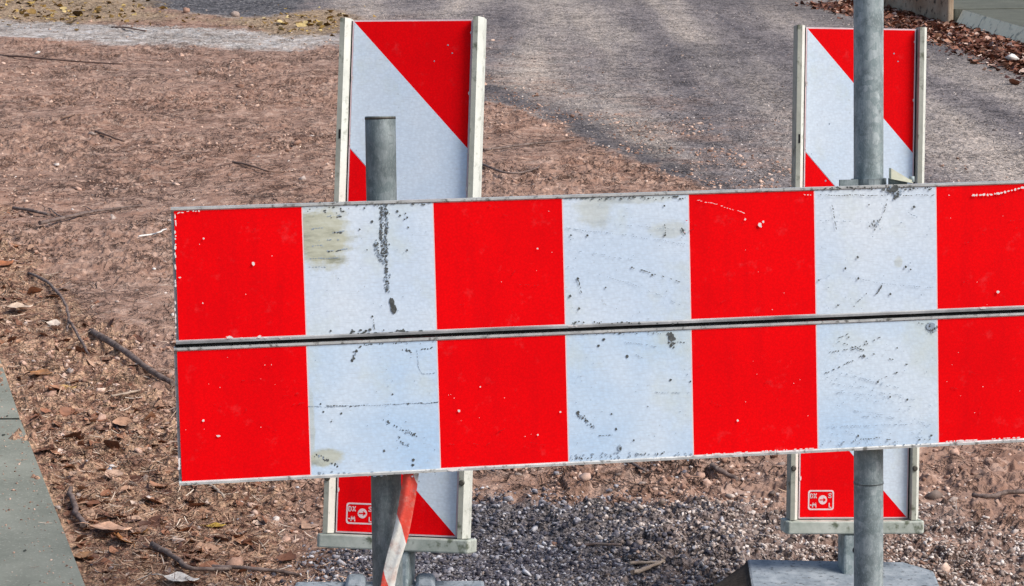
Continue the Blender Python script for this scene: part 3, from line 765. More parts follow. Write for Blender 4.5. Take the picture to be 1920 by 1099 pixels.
XS = [-.001, .1949, .396, .5958, .7969, .9986, 1.200, 1.400, 1.600, BL-.006]
def plank(ztop, h, marks, xl, wmat):
    mb = MB()
    XS[0] = xl
    # aluminium hollow section: rounded lips above and below the film
    prof = [(.004,-.0055),(.0,-.003),(-.003,0),(-.003,.0035),(.022,.0035),(.024,.002),(.024,-h-.002),(.022,-h-.0045),(-.003,-h-.0045),(-.003,-h-.001),(.0,-h+.002),(.004,-h+.002)]
    n = len(prof)
    xa, xb = xl-.0045, BL
    vs = [(xa, y, ztop+z) for y, z in prof]+[(xb, y, ztop+z) for y, z in prof]
    mb.hull(vs, [(i, (i+1) % n, n+(i+1) % n, n+i) for i in range(n)]+[tuple(range(n-1,-1,-1)), tuple(range(n,2*n))])
    pl = mb.build('plank', [M_ALU, M_ALUD], barrier)
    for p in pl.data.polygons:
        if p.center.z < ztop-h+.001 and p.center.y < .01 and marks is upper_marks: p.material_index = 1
    fs = MB()
    yf = -.0012
    for i in range(len(XS)-1):
        red = i % 2 == 0
        x0, x1 = XS[i], XS[i+1]
        e = .0016
        nx, nz = 4, 4
        if not red:
            fs.poly([(x0,yf,ztop-h),(x0+e,yf,ztop-h),(x0+e,yf,ztop),(x0,yf,ztop)], 2)
            fs.poly([(x1-e,yf,ztop-h),(x1,yf,ztop-h),(x1,yf,ztop),(x1-e,yf,ztop)], 2)
            x0 += e; x1 -= e
            fs.poly([(x0,yf,ztop-h),(x1,yf,ztop-h),(x1,yf,ztop),(x0,yf,ztop)], 0)
        else:
            b = .0014
            fs.poly([(x0,yf,ztop-h+b),(x1,yf,ztop-h+b),(x1,yf,ztop-b),(x0,yf,ztop-b)], 1)
            fs.poly([(x0,yf,ztop-h),(x1,yf,ztop-h),(x1,yf,ztop-h+b),(x0,yf,ztop-h+b)], 2)
            fs.poly([(x0,yf,ztop-b),(x1,yf,ztop-b),(x1,yf,ztop),(x0,yf,ztop)], 2)
    marks(fs, ztop, h)
    fs.build('reflective_film', [wmat, M_RED, M_PINK, M_SCUFF, M_GREYSC, M_STAIN, M_CHIP, M_STAINL, M_REDSC], pl)
    return pl

rm = random.Random(5)
PXM = 1/1250                                            # metres per photo pixel on the film
class Marks:
    """wear on the film: tiny ragged flakes a fraction of a millimetre proud of it"""
    def __init__(s, fs): s.fs = fs; s.y = -.0015
    def blob(s, px, py, w, h, m=3, n=9, jag=.35, rot=0):
        x, z = bpt(px, py); s.y -= .000002
        pts = []
        for k in range(n):
            a = 2*math.pi*k/n; q = rm.uniform(1-jag, 1+jag*.4)
            dx, dz = w*PXM*q*math.cos(a)*.5, h*PXM*q*math.sin(a)*.5
            pts.append((x+dx*math.cos(rot)-dz*math.sin(rot), s.y, z+dx*math.sin(rot)+dz*math.cos(rot)))
        s.fs.poly(pts, m)
    def line(s, pts, w, m=3, gap=0.0, step=5):
        for (ax, ay), (bx, by) in zip(pts[:-1], pts[1:]):
            L = math.hypot(bx-ax, by-ay); n = max(1, int(L/step))
            an = -math.atan2(by-ay, bx-ax); gap = min(.8, gap*rm.uniform(.7, 1.6)); ph = rm.uniform(0, 6)
            for i in range(n):
                if rm.random() < gap: continue
                f = (i+.5)/n
                s.blob(ax+(bx-ax)*f+rm.uniform(-.4,.4), ay+(by-ay)*f+rm.uniform(-.4,.4)+.8*math.sin(i*.5+ph), L/n*rm.uniform(.5,1.5), w*rm.uniform(.6,1.4), m, 7, .35, an+rm.uniform(-.3,.3))
    def spray(s, x0, x1, y0, y1, n, lo, hi, m=3):
        for i in range(n):
            q = rm.uniform(lo, hi); s.blob(rm.uniform(x0,x1), rm.uniform(y0,y1), q*rm.uniform(.8,1.8), q, m, 7)
    def chain(s, pts, n, spread, lo, hi, m=3):
        for i in range(n):
            t = rm.random()*(len(pts)-1); k = min(int(t), len(pts)-2); f = t-k
            q = rm.uniform(lo, hi)
            s.blob(pts[k][0]+(pts[k+1][0]-pts[k][0])*f+rm.gauss(0,spread), pts[k][1]+(pts[k+1][1]-pts[k][1])*f+rm.gauss(0,spread*.6), q, q*rm.uniform(.8,1.5), (m if rm.random() < .7 else 4), 7, .45)

def upper_marks(fs, zt, h):
    k = Marks(fs)
    # beige stain with torn streaks, left white field
    for l in (((612,407),(648,402)),((622,436),(646,433)),((612,471),(652,466)),((580,486),(640,482)),((585,430),(606,427)),((596,452),(642,448)),((578,500),(612,502)),((584,462),(604,460))):
        k.line([l[0], l[1]], 2.2, 4, .2)
    k.line([(618,409),(640,405)], 3, 3, .15); k.line([(624,436),(642,437)], 4, 3, .1); k.line([(614,471),(640,470)], 2.4, 3, .2)
    k.spray(575, 668, 382, 400, 14, 1.5, 4, 3)
    # long vertical scuff
    k.chain([(715,380),(716,400),(714,440),(718,480)], 130, 1.6, 2, 4.4)
    k.chain([(724,380),(725,420),(723,455),(724,500),(726,545)], 190, 2.0, 2, 4.8)
    k.chain([(704,452),(709,475),(717,492)], 50, 2.8, 2, 4.6)
    k.blob(734,566,11,20,3,12); k.blob(738,580,12,18,3,12); k.blob(736,574,8,22,3,10)
    for px, py, q in ((697,415,6),(683,390,4),(745,396,5),(750,404,4),(763,408,4),(758,411,3),(765,426,4),(763,469,4),(688,468,3),(674,430,4),(698,593,4),(620,620,4),(760,400,3)):
        k.blob(px, py, q, q*1.1, 3)
    k.line([(700,598),(702,618)], 1.8, 3, .2)
    k.spray(655, 790, 617, 626, 30, 2, 6, 3)
    k.spray(590, 806, 379, 385, 40, 1.5, 4, 3)
    k.spray(580, 806, 390, 620, 30, 1, 2.2, 4)
    # second white field
    k.spray(1060, 1285, 368, 374, 60, 1.5, 4, 3)
    k.line([(1060,428),(1150,438),(1285,457)], 1.3, 4, .15); k.line([(1180,500),(1230,515),(1285,531)], 2.2, 3, .45)
    k.line([(1062,500),(1180,530),(1285,575)], 1.1, 4, .3); k.line([(1085,470),(1200,490)], 1.1, 4, .3); k.line([(1150,420),(1285,432)], 1.1, 4, .3)
    k.line([(1082,522),(1087,536),(1090,550)], 3, 3, .05); k.blob(1083,522,5,6)
    for px, py, q in ((1101,441,5),(1070,441,4),(1245,386,4),(1135,539,4),(1068,555,6),(1085,578,5),(1246,441,5),(1280,432,5),(1222,515,5),(1184,501,4)): k.blob(px, py, q, q, 3)
    k.line([(1246,420),(1247,440)], 2, 3); k.line([(1276,427),(1285,440)], 3, 3, .1)
    k.spray(1062, 1285, 380, 600, 36, 1, 2.4, 4); k.spray(1060, 1270, 602, 607, 22, 2, 4, 3)
    # third white field
    k.spray(1532, 1750, 350, 356, 60, 1.6, 4.4, 3); k.line([(1535,366),(1750,366)], 1.6, 3, .25)
    k.chain([(1664,350),(1678,358),(1682,370)], 34, 6, 2.5, 6); k.blob(1676,354,18,16,3,12); k.blob(1680,369,12,8,3,10)
    k.line([(1556,372),(1561,395),(1567,430)], 2.2, 3, .15); k.line([(1663,372),(1658,392),(1650,410),(1638,432)], 2.0, 3, .2)
    k.chain([(1628,415),(1640,425),(1648,412)], 14, 3, 2, 4)
    k.line([(1652,535),(1645,548),(1635,555)], 3, 3, .1); k.line([(1625,550),(1605,566),(1595,580)], 2, 3, .25)
    for px, py, q in ((1607,482,5),(1584,503,5),(1608,522,6),(1668,551,5),(1697,500,6),(1713,388,6),(1628,384,4),(1706,505,4),(1570,572,4),(1534,525,4)): k.blob(px, py, q, q, 3)
    k.line([(1535,525),(1555,515)], 1.6, 4, .2); k.line([(1590,520),(1680,535),(1750,538)], 1.2, 4, .3); k.line([(1535,414),(1640,416)], 1.2, 4, .3); k.line([(1700,398),(1720,408)], 2, 4)
    k.spray(1535, 1750, 370, 580, 44, 1, 2.6, 4)
    # chips and scratches on red
    for i in range(34):
        f = rm.choice(((340,560),(825,1045),(1300,1520),(1765,1915))); x = rm.uniform(*f); y = rm.uniform(400,600)-(x-330)*.03
        k.line([(x,y),(x+rm.uniform(-30,50), y+rm.uniform(-12,16))], rm.uniform(.8,1.5), 8, .4)
    for i in range(40):
        f = rm.choice(((340,560),(825,1045),(1300,1520),(1765,1915))); q = rm.uniform(.9,2.0); k.blob(rm.uniform(*f), rm.uniform(385,585), q, q, rm.choice((6,8)), 6)
    for px, py, w, hh in ((475,494,7,8),(382,447,4,4),(1424,422,8,12),(1430,416,5,7),(1396,411,5,4),(1007,466,4,4),(1870,547,7,6),(1842,577,14,5),(380,568,3,3),(337,520,5,3)): k.blob(px, py, w, hh, 6, 8)
    k.line([(1296,372),(1350,385),(1395,400)], 1.4, 6, .25); k.line([(1500,365),(1526,367)], 1.8, 6, .2)
    k.line([(1820,367),(1860,364),(1918,352)], 4.5, 6, .12, 6); k.line([(1760,366),(1785,366)], 1.4, 6, .3)
    k.line([(332,399),(345,397)], 3, 6, .2); k.line([(350,397),(375,396)], 2.2, 6, .4)
    for i in range(26): k.blob(328.5+rm.uniform(-.6,1.0), rm.uniform(405,630), 3.2, rm.uniform(3,12), 6, 7)
    for i in range(14): k.blob(rm.uniform(1060,1085) if i > 8 else rm.uniform(430,560), 633 if i <= 8 else 611, rm.uniform(2,9), 2.4, 6, 7)
    k.blob(429,632,12,6,6,9); k.blob(486,631,9,6,6,9)

def lower_marks(fs, zt, h):
    k = Marks(fs)
    k.chain([(590,852),(612,862),(632,874)], 22, 2.5, 2, 4)
    k.chain([(660,678),(663,668),(668,655),(684,647)], 26, 1.6, 2, 4); k.line([(684,647),(760,642)], 1.8, 3, .25); k.blob(660,676,7,6); k.blob(668,658,8,6)
    k.chain([(757,656),(769,658)], 12, 2.2, 2, 3.6); k.line([(788,656),(805,654),(813,651)], 2.2, 3, .2); k.line([(781,656),(785,690),(792,702),(816,700)], 1.5, 4, .1)
    k.line([(578,763),(660,761),(740,758),(822,754)], 1.5, 4, .05); k.line([(612,762),(640,761),(690,760)], 2, 3, .5); k.line([(722,758),(822,754)], 2, 3, .5)
    k.chain([(722,787),(740,797),(762,808),(780,816)], 36, 2.6, 1.8, 3.6); k.chain([(748,818),(752,828),(766,836)], 14, 1.8, 1.5, 3)
    for px, py, q in ((736,739,4),(720,845,5),(601,757,4),(621,790,3),(606,772,4),(640,775,5),(775,862,7),(774,872,6),(765,757,4)): k.blob(px, py, q, q, 3)
    k.spray(585, 820, 884, 893, 42, 1.6, 5, 4); k.spray(585, 820, 660, 880, 26, 1, 2.4, 4); k.spray(600, 815, 639, 644, 30, 1.4, 3, 4)
    # second field
    k.chain([(1256,622),(1259,634),(1262,650)], 20, 3.5, 3, 7); k.blob(1258,632,12,22,3,12); k.line([(1268,640),(1290,642),(1298,638)], 2.6, 3, .15)
    for px, py, q in ((1132,636,7),(1122,648,5),(1176,668,7),(1257,712,5),(1083,773,7),(1146,776,4),(1155,804,5),(1188,825,4),(1214,762,3),(1294,715,4)): k.blob(px, py, q, q, 3)
    k.chain([(1083,775),(1098,788),(1116,802)], 24, 1.8, 2.5, 4.6); k.line([(1122,816),(1145,815)], 1.8, 3, .25); k.blob(1162,840,11,14,4,12); k.blob(1163,841,5,7,3)
    k.line([(1228,735),(1280,737)], 1.4, 4, .3); k.line([(1170,640),(1230,650)], 1.4, 4, .3); k.line([(1190,664),(1205,672)], 1.4, 4)
    k.spray(1066, 1298, 848, 864, 46, 1.6, 4.5, 4); k.spray(1066, 1240, 622, 627, 34, 1.5, 3.2, 3); k.spray(1068, 1296, 640, 850, 36, 1, 2.4, 4)
    k.chain([(1066,860),(1160,855),(1290,846)], 34, 2.5, 1.8, 3.6)
    # third field: crossing scratches
    for l in (((1548,660),(1600,655),(1650,632)),((1570,640),(1605,653),(1665,672),(1712,686)),((1567,636),(1590,626)),((1545,700),(1590,680),(1620,664)),((1640,714),(1692,694)),((1612,654),(1600,648))):
        k.line(list(l), 2.2, 3, .32)
    for l in (((1580,700),(1640,716),(1705,731)),((1600,738),(1715,748)),((1560,720),(1640,728)),((1600,770),(1740,800)),((1550,800),(1700,795)),((1640,735),(1690,742))): k.line(list(l), 1.3, 4, .35)
    for i in range(26):
        x = rm.uniform(1540,1735); y = rm.uniform(690,830); k.line([(x,y),(x+rm.uniform(8,30), y+rm.uniform(-3,6))], 1.2, 4, .3)
    k.blob(1744,612,22,18,4,10,.2); k.chain([(1738,606),(1748,622),(1754,612)], 26, 2.2, 2, 4.4); k.line([(1718,606),(1732,608)], 2, 3, .2)
    for px, py, q in ((1619,668,6),(1681,652,4),(1645,716,5),(1700,749,5),(1608,817,5),(1745,816,5),(1668,744,4),(1590,632,4),(1623,640,4)): k.blob(px, py, q, q, 3)
    k.line([(1590,826),(1640,821),(1690,826),(1745,822)], 2, 3, .25); k.spray(1536, 1756, 826, 836, 40, 1.5, 4, 4); k.spray(1540, 1750, 620, 825, 50, 1, 2.6, 4)
    for px, py, w, hh in ((381,788,5,6),(409,817,9,4),(860,770,6,6),(1008,815,4,4),(1382,788,5,5),(1050,772,4,4),(900,725,3,3),(848,880,26,7),(866,878,12,7),(1800,826,16,5)): k.blob(px, py, w, hh, 6, 8)
    for i in range(40):
        f = rm.choice(((345,570),(832,1055),(1305,1525),(1768,1915))); x = rm.uniform(*f); y = rm.uniform(670,880)-(x-330)*.045
        k.line([(x,y),(x+rm.uniform(-30,50), y+rm.uniform(-12,16))], rm.uniform(.8,1.5), 8, .4)
    for i in range(50):
        f = rm.choice(((345,570),(832,1055),(1305,1525),(1768,1915))); q = rm.uniform(.9,2.0); k.blob(rm.uniform(*f), rm.uniform(650,820), q, q, rm.choice((6,8)), 6)
    for i in range(9): k.blob(336+rm.uniform(-1,1), 868+rm.uniform(-8,10), 4, 7, 6, 7)
    for i in range(34): k.blob(rm.uniform(1380,1530), 0, 1, 1, 6, 3) if False else k.blob(*(lambda x: (x, 852.5-(x-1300)*.0555))(rm.uniform(1320,1525)), rm.uniform(2,8), 2.6, 6, 7)
    for i in range(24): k.blob(*(lambda x: (x, 828-(x-1760)*.055))(rm.uniform(1762,1915)), rm.uniform(2,9), 2.6, 6, 7)

plank(HB, .1978, upper_marks, .0040, M_WHITE)
plank(HB-.2116, .4127-.2116, lower_marks, .0005, M_WHITE_L)
# dark strip added behind the gap between the planks, painting its shade
mb = MB(); mb.box(-.002, BL-.003, .006, .020, HB-.2116+.0045, HB-.1978-.0055); mb.build('gap_shade_strip', M_DARK, barrier)

def tube_part(name, ptop, pbot, rad, mat, parent, hollow=True):
    """a steel tube with a real wall, open at the top"""
    a, b = BFi@ptop, BFi@pbot
    mb = MB(); ax = (a-b).normalized(); n = 28
    u = ax.cross(Vector((0,1,0))).normalized(); w = ax.cross(u)
    rings = []
    L = (a-b).length; k = 24
    for i in range(k+1): rings.append((b+ax*(L*i/k), rad))
    rings += [(a+ax*.0008, rad-.0008), (a+ax*.0008, rad-.0032), (a-ax*.002, rad-.004), (a-ax*.20, rad-.004)]
    base = len(mb.v)
    for c, r_ in rings:
        for j in range(n):
            t = 2*math.pi*j/n; mb.v.append(tuple(c+(u*math.cos(t)+w*math.sin(t))*r_))
    for i in range(len(rings)-1):
        for j in range(n):
            j2 = (j+1) % n
            mb.f.append((base+i*n+j, base+i*n+j2, base+(i+1)*n+j2, base+(i+1)*n+j)); mb.m.append(0); mb.sm.append(True)
    mb.f.append(tuple(base+j for j in range(n-1,-1,-1))); mb.m.append(0); mb.sm.append(False)
    e = base+(len(rings)-1)*n
    mb.f.append(tuple(e+j for j in range(n))); mb.m.append(0); mb.sm.append(False)
    return mb.build(name, mat, parent)
def tube_at(px, py, back):
    """point `back` metres behind the film plane on the line of sight"""
    r = ray(px, py); t = ((Btl-Bn*back)-CAMLOC).dot(Bn)/r.dot(Bn); return CAMLOC+r*t
TR = .0237
lt, lb = tube_at(713, 219, .050), tube_at(727, 1099, .050)
lb = lb+(lb-lt)*.68
pl_l = tube_part('tube_post', lt, lb, TR, M_GALV_D, barrier)
rt_, rb_ = tube_at(1628.5, -260, .050), tube_at(1628.5, 1099, .050)
pl_r = tube_part('tube_post', rt_, rb_+(rb_-rt_)*.45, TR, M_GALV, barrier)
rm_ = MB(); c_ = BFi@tube_at(713, 221.5, .050); rm_.tube([(c_.x, c_.y, c_.z-.0016), (c_.x, c_.y, c_.z+.0016)], TR+.0004, 28); rm_.build('rim_shade', M_BOLT, pl_l)  # dark ring painting the shaded mouth of the tube
rr_ = MB(); c_ = BFi@tube_at(1628.5, 905, .050)
rr_.tube([(c_.x, c_.y, c_.z-.0016), (c_.x, c_.y, c_.z+.0016)], TR+.0007, 28); rr_.build('seam_ring', M_GALV_D, pl_r)
# clamps that hold the planks on the tubes
def clamp(px, py, z_off, wing):
    c = BFi@tube_at(px, py, .050)
    mb = MB(); n = 20
    for i in range(n):                                 # strap round the tube
        t0, t1 = 2*math.pi*i/n, 2*math.pi*(i+1)/n
        for r0, r1 in ((TR+.0045, TR+.0045),):
            p = [(c.x+r0*math.cos(t), c.y+r0*math.sin(t)) for t in (t0, t1)]
            q = [(c.x+(TR+.0005)*math.cos(t), c.y+(TR+.0005)*math.sin(t)) for t in (t0, t1)]
            z0, z1 = c.z+z_off-.014, c.z+z_off+.014
            mb.poly([(*p[0],z0),(*p[1],z0),(*p[1],z1),(*p[0],z1)])
            mb.poly([(*p[0],z1),(*p[1],z1),(*q[1],z1),(*q[0],z1)])
            mb.poly([(*q[0],z0),(*q[1],z0),(*p[1],z0),(*p[0],z0)])
    for s in (-1, 1):
        mb.box(c.x+s*(TR+.017)-.015, c.x+s*(TR+.017)+.015, .0245, .030, c.z+z_off-.014, c.z+z_off+.014)
    o = mb.build('clamp', M_GALV_D, barrier)
    for s in (-1, 1):
        bo = MB(); bo.tube([(c.x+s*(TR+.020), .031, c.z+z_off), (c.x+s*(TR+.020), .042, c.z+z_off)], .006, 6, smooth=False)
        bo.build('bolt', M_BOLT, o)
    if wing:                                           # cream plastic wedge leaning on the top edge of the plank
        w = MB(); x0, z0 = c.x+TR+.001, c.z
        prof = [(x0, z0-.008), (x0+.036, z0-.016), (x0+.036, z0-.011), (x0+.030, z0-.0095), (x0, z0+.009)]
        vs = [(x, .012, z) for x, z in prof]+[(x, .023, z) for x, z in prof]; m = len(prof)
        w.hull(vs, [(i, (i+1) % m, m+(i+1) % m, m+i) for i in range(m)]+[tuple(range(m-1,-1,-1)), tuple(range(m, 2*m))])
        wd = w.build('wedge', M_CREAM, barrier)
        w2 = MB(); w2.tube([(x0+.0355, .016, z0-.014), (x0+.0355, .016, z0-.005)], .0045, 8); w2.build('bolt', M_GALV, wd)
    return o
clamp(1628.5, 326, -.0215, True)
clamp(1628.5, 600, 0, False); clamp(715, 395, -.035, False); clamp(722, 760, 0, False); clamp(1628.5, 770, 0, False)

# ------------------------------------------------------------------ striped marker tape hanging at the left tube
def tape():
    m, nt, b = newmat('barrier_tape'); v = N(nt, 'ShaderNodeUVMap').outputs[0]
    sx = N(nt, 'ShaderNodeSeparateXYZ'); nt.links.new(v, sx.inputs[0])
    oc = objcoord(nt)
    s = mth(nt, 'FRACT', mth(nt, 'ADD', mth(nt, 'MULTIPLY', sx.outputs[1], 1.0), mth(nt, 'MULTIPLY', sx.outputs[0], -.30)))
    col = ramp(nt, s, [(.0, (.74,.075,.05)), (.495, (.80,.10,.07)), (.505, (.74,.74,.70)), (1, (.80,.80,.76))], 'CONSTANT')
    col = mix(nt, ramp(nt, noise(nt, 45, 6, .7, oc), [(.5, (0,0,0)), (.66, (.55,.55,.55))]), col, (.52,.30,.24))
    col = mix(nt, ramp(nt, noise(nt, 90, 5, .7, oc), [(.6, (0,0,0)), (.7, (.4,.4,.4))]), col, (.3,.29,.27))
    setb(nt, b, col, .38, .5); b.inputs['Transmission Weight'].default_value = 0
    bump(nt, b, noise(nt, 60, 4, .6, oc), .6, .003)
    path = [(770,880,30,0),(767,905,30,0),(762,940,32,.02),(755,975,33,.05),(747,1010,33,.0),(739,1040,32,-.05),(731,1070,31,-.05),(725,1099,30,0),(718,1150,30,.1),(712,1230,30,.2),(708,1330,30,.3)]
    mb = MB(); uv = []; nseg = 8; L = 0; prev = None; n = 5
    rowsv = []
    for i in range(len(path)-1):
        for k in range(nseg if i < len(path)-2 else nseg+1):
            f = k/nseg
            px, py, w, tw = [path[i][q]+(path[i+1][q]-path[i][q])*f for q in range(4)]
            c = BFi@tube_at(px, py, .018)
            if prev is not None: L += (c-prev).length
            prev = c
            row = []
            for j in range(n+1):
                s_ = j/n-.5
                off = w*s_/1230
                fold = .003*math.sin(s_*9+L*14)+.0015*math.sin(L*70+s_*5)
                row.append((c.x+off*math.cos(tw*.6), c.y-.004+off*math.sin(tw)*.8+fold-.012*(1-abs(s_)), c.z+off*.25+.002*math.sin(L*60+j)))
            rowsv.append((row, L))
    base = 0
    vs = [p for r_, _ in rowsv for p in r_]
    me_f = [(i*(n+1)+j, i*(n+1)+j+1, (i+1)*(n+1)+j+1, (i+1)*(n+1)+j) for i in range(len(rowsv)-1) for j in range(n)]
    mb.hull([BF@Vector(p) for p in vs], me_f, 0, True)
    o = mb.build('barrier_tape', m)
    ul = o.data.uv_layers.new(name='UVMap')
    for li, lp in enumerate(o.data.loops):
        i, j = divmod(lp.vertex_index, n+1)
        ul.data[li].uv = (j/n, (rowsv[i][1]+.030)/.185)
    return tag(o, 'crumpled red and white plastic tape hanging down over the left tube', 'tape')
tape()

# ------------------------------------------------------------------ guide beacons behind the barrier
BW, BH = .2415, 1.0
Z0 = .150                                               # film bottom above the foot of the beacon
M_BW = sheet_white('white_film_beacon', (.77,.86,.95), (.65,.79,.94))
def beacon_parts(root):
    fs = MB(); e = .003; W = BW
    x0, x1, yf = -W/2, W/2, -.001
    # pale rim, then diagonal bands: red corner on top, white, red, white, red
    fs.poly([(x0,yf+.0006,Z0),(x1,yf+.0006,Z0),(x1,yf+.0006,Z0+BH),(x0,yf+.0006,Z0+BH)], 2)
    a0, a1, zb, zt = x0+e, x1-e, Z0+e, Z0+BH-e
    w = a1-a0; h = (zt-zb)/4; sl = h/w
    top = lambda k: zt-k*h                              # band k starts at this height on the left side
    g_ = .004
    fs.poly([(a0,yf,top(0)), (a1,yf,top(1)), (a1,yf,zt)], 1)
    for k in range(4):
        m = 0 if k % 2 == 0 else 1
        d = .0018 if m == 1 else 0
        if k < 3: pts = [(a0,yf,top(k)-d), (a0,yf,top(k+1)+d), (a1,yf,top(k+2)+d), (a1,yf,top(k+1)-d)]
        else: pts = [(a0,yf,top(3)-d), (a0,yf,zb), (a1,yf,zb)]
        fs.poly(pts, m)
    rr = random.Random(3)
    for i in range(26):                                 # scattered scuffs
        x = rr.uniform(a0+.01, a1-.01); z = rr.uniform(zb, zt); q = rr.uniform(.0008, .0022)
        fs.poly([(x+q*rr.uniform(.6,1.4)*math.cos(t*1.05), yf-.0003, z+q*rr.uniform(.6,1.4)*math.sin(t*1.05)) for t in range(6)], 4)
    for i in range(20):
        z = rr.uniform(zb, zt); q = rr.uniform(.001,.0022); x = rr.choice((a0, a1))
        fs.poly([(x+q*math.cos(t*1.05), yf-.0004, z+rr.uniform(1,3)*q*math.sin(t*1.05)) for t in range(6)], 6)
    film = fs.build('reflective_film', [M_BW, M_RED, M_PINK, M_SCUFF, M_GREYSC, M_STAIN, M_CHIP], root)
    # maker's emblem in the lower left red field
    lg = MB(); cx, cz = -.072, Z0+.038; ly = yf-.0004
    hw, hh, t = .0285, .0205, .0030
    def stroke(pts, t=.0021):
        for (ax, az), (bx, bz) in zip(pts[:-1], pts[1:]):
            d = Vector((bx-ax, bz-az)); n = Vector((-d.y, d.x)).normalized()*t/2; d = d.normalized()*t*.3
            lg.poly([(cx+ax-d.x-n.x, ly, cz+az-d.y-n.y), (cx+bx+d.x-n.x, ly, cz+bz+d.y-n.y), (cx+bx+d.x+n.x, ly, cz+bz+d.y+n.y), (cx+ax-d.x+n.x, ly, cz+az-d.y+n.y)])
    out = []
    for qx, qz, a in ((hw-.005, hh-.005, 0), (-hw+.005, hh-.005, 90), (-hw+.005, -hh+.005, 180), (hw-.005, -hh+.005, 270)):
        for s in range(4): out.append((qx+.005*math.cos(R(a+30*s)), qz+.005*math.sin(R(a+30*s))))
    inn = [(x*(1-t/hw), z*(1-t/hh)) for x, z in out]
    for i in range(len(out)):
        j = (i+1) % len(out)
        lg.poly([(cx+out[i][0],ly,cz+out[i][1]), (cx+out[j][0],ly,cz+out[j][1]), (cx+inn[j][0],ly,cz+inn[j][1]), (cx+inn[i][0],ly,cz+inn[i][1])][::-1])
    disc = [(cx+.004+.0095*math.cos(2*math.pi*k/20), ly, cz+.0005+.0095*math.sin(2*math.pi*k/20)) for k in range(20)]
    lg.poly(disc)
    # arrow on the disc
    ly -= .0003
    b0 = len(lg.m)
    stroke([(-.0025,.0005),(.0065,.0005)], .0022)
    lg.poly([(cx+.0055,ly,cz-.0042), (cx+.0115,ly,cz+.0005), (cx+.0055,ly,cz+.0052)])
    for i in range(b0, len(lg.m)): lg.m[i] = 1
    S_ = lambda pts, ox, oz, k=.0085: stroke([(ox+x*k, oz+z*k) for x, z in pts])
    S_([(0,0),(0,1),(.45,.95),(.62,.6),(.55,.2),(.35,0),(0,0)], -.0235, .0045)                  # D
    S_([(0,0),(.62,1)], -.0155, .0045); S_([(0,1),(.62,0)], -.0155, .0045)                      # X
    S_([(0,.5),(.3,.5)], -.0235, -.0145); S_([(0,0),(.12,1),(.45,.35),(.78,1),(.9,0)], -.0185, -.0145)   # -M
    S_([(.7,.85),(.4,1),(.1,.85),(.1,.62),(.6,.42),(.66,.15),(.4,0),(.05,.1)], .0165, .0050)    # S
    S_([(.2,1),(.2,0),(.65,0)], .0165, -.0150)                                                  # L
    lg.build('emblem', [M_PINK, M_RED], film)
    # rails with a broad grey facet and a bright canted edge
    for s in (-1, 1):
        rl = MB()
        xi = s*(W/2+.0032); xo = s*(W/2+.0225)
        xa, xb = min(xi, xo), max(xi, xo)
        rl.prism([(xa,.020), (xb,.020), (xb,-.004), (xb-.0085,-.016), (xa+.001,-.016), (xa,-.013)][::-1], Z0-.001, Z0+BH+.003, 0)
        # prism runs clockwise here: find the canted facet and give it the lit tone, painted in
        o = rl.build('side_rail', [M_RAIL_SHADE, M_RAIL_LIT], root)
        for p in o.data.polygons:
            c = p.center
            if abs(p.normal.z) < .5 and c.x > xb-.006 and c.y < .0: p.material_index = 1
            if abs(p.normal.z) < .5 and abs(c.x-xb) < .0005: p.material_index = 1
        bm_ = MB(); bm_.disc(((xa+xb)/2-.003, -.016, Z0+.105), .0058, h=.004)
        bm_.build('bolt', M_BOLT, o)
        if s < 0:
            sl_ = MB(); sl_.box(xa+.006, xa+.010, -.0166, -.0150, Z0+.765, Z0+.783); sl_.build('slot', M_DARK, o)
    bb = MB(); bb.box(-W/2-.0032, W/2+.0032, .002, .028, Z0-.0005, Z0+BH-.001); bb.build('back_panel', M_DARK, root)
    br = MB(); X = W/2+.032
    br.prism([(-X+.006,-.024), (X-.006,-.024), (X,-.016), (X,.034), (-X,.034), (-X,-.016)], Z0-.029, Z0-.0025)
    br.build('bottom_rail', M_BASEP, root, bevel=.003)
    po = MB(); n = 20
    po.box(-.024, .032, -.020, .036, .03, Z0-.0295); pm = po.build('mounting_post', M_GALV, root, bevel=.005)
    sl2 = MB(); sl2.disc((.002, -.0202, Z0-.062), .0075, h=.001); sl2.build('slot', M_DARK, pm)

def beacon(pos, yaw, lean, roll, sx, label):
    cy, sy, cl, sl_, cr, sr = math.cos(yaw), math.sin(yaw), math.cos(lean), math.sin(lean), math.cos(roll), math.sin(roll)
    Ry = Matrix(((cy,0,-sy),(0,1,0),(sy,0,cy))); Rx = Matrix(((1,0,0),(0,cl,-sl_),(0,sl_,cl))); Rz = Matrix(((cr,-sr,0),(sr,cr,0),(0,0,1)))
    m3 = CR@(Rz@Rx@Ry)
    x, u, n = m3.col[0], m3.col[1], m3.col[2]
    tl = CAMLOC+CR@Vector(pos)
    o = tl+x*(BW*sx/2)-u*(BH+Z0)
    M = frame(o, x, n, u)@Matrix.Diagonal((sx,1,1,1))
    return M, label
BM1, L1 = beacon((-.3117,.5348,-4.1844), R(12), -.0534, -.0298, 1, 'left red and white diagonal beacon behind the short tube, its plate framed in white plastic')
BM2, L2 = beacon((.5955,.5385,-4.32), R(-5), .038, -.0105, .942, 'right red and white diagonal beacon behind the tall tube, near the kerb')
b1 = empty('guide_beacon', BM1); beacon_parts(b1)
tag(b1, L1, 'beacon', 'guide beacons behind the barrier')
b2 = b1.copy(); COL.objects.link(b2); b2.matrix_world = BM2; b2['label'] = L2
for ch in list(b1.children):
    c = ch.copy(); COL.objects.link(c); c.parent = b2
    for gc in ch.children:
        d = gc.copy(); COL.objects.link(d); d.parent = c

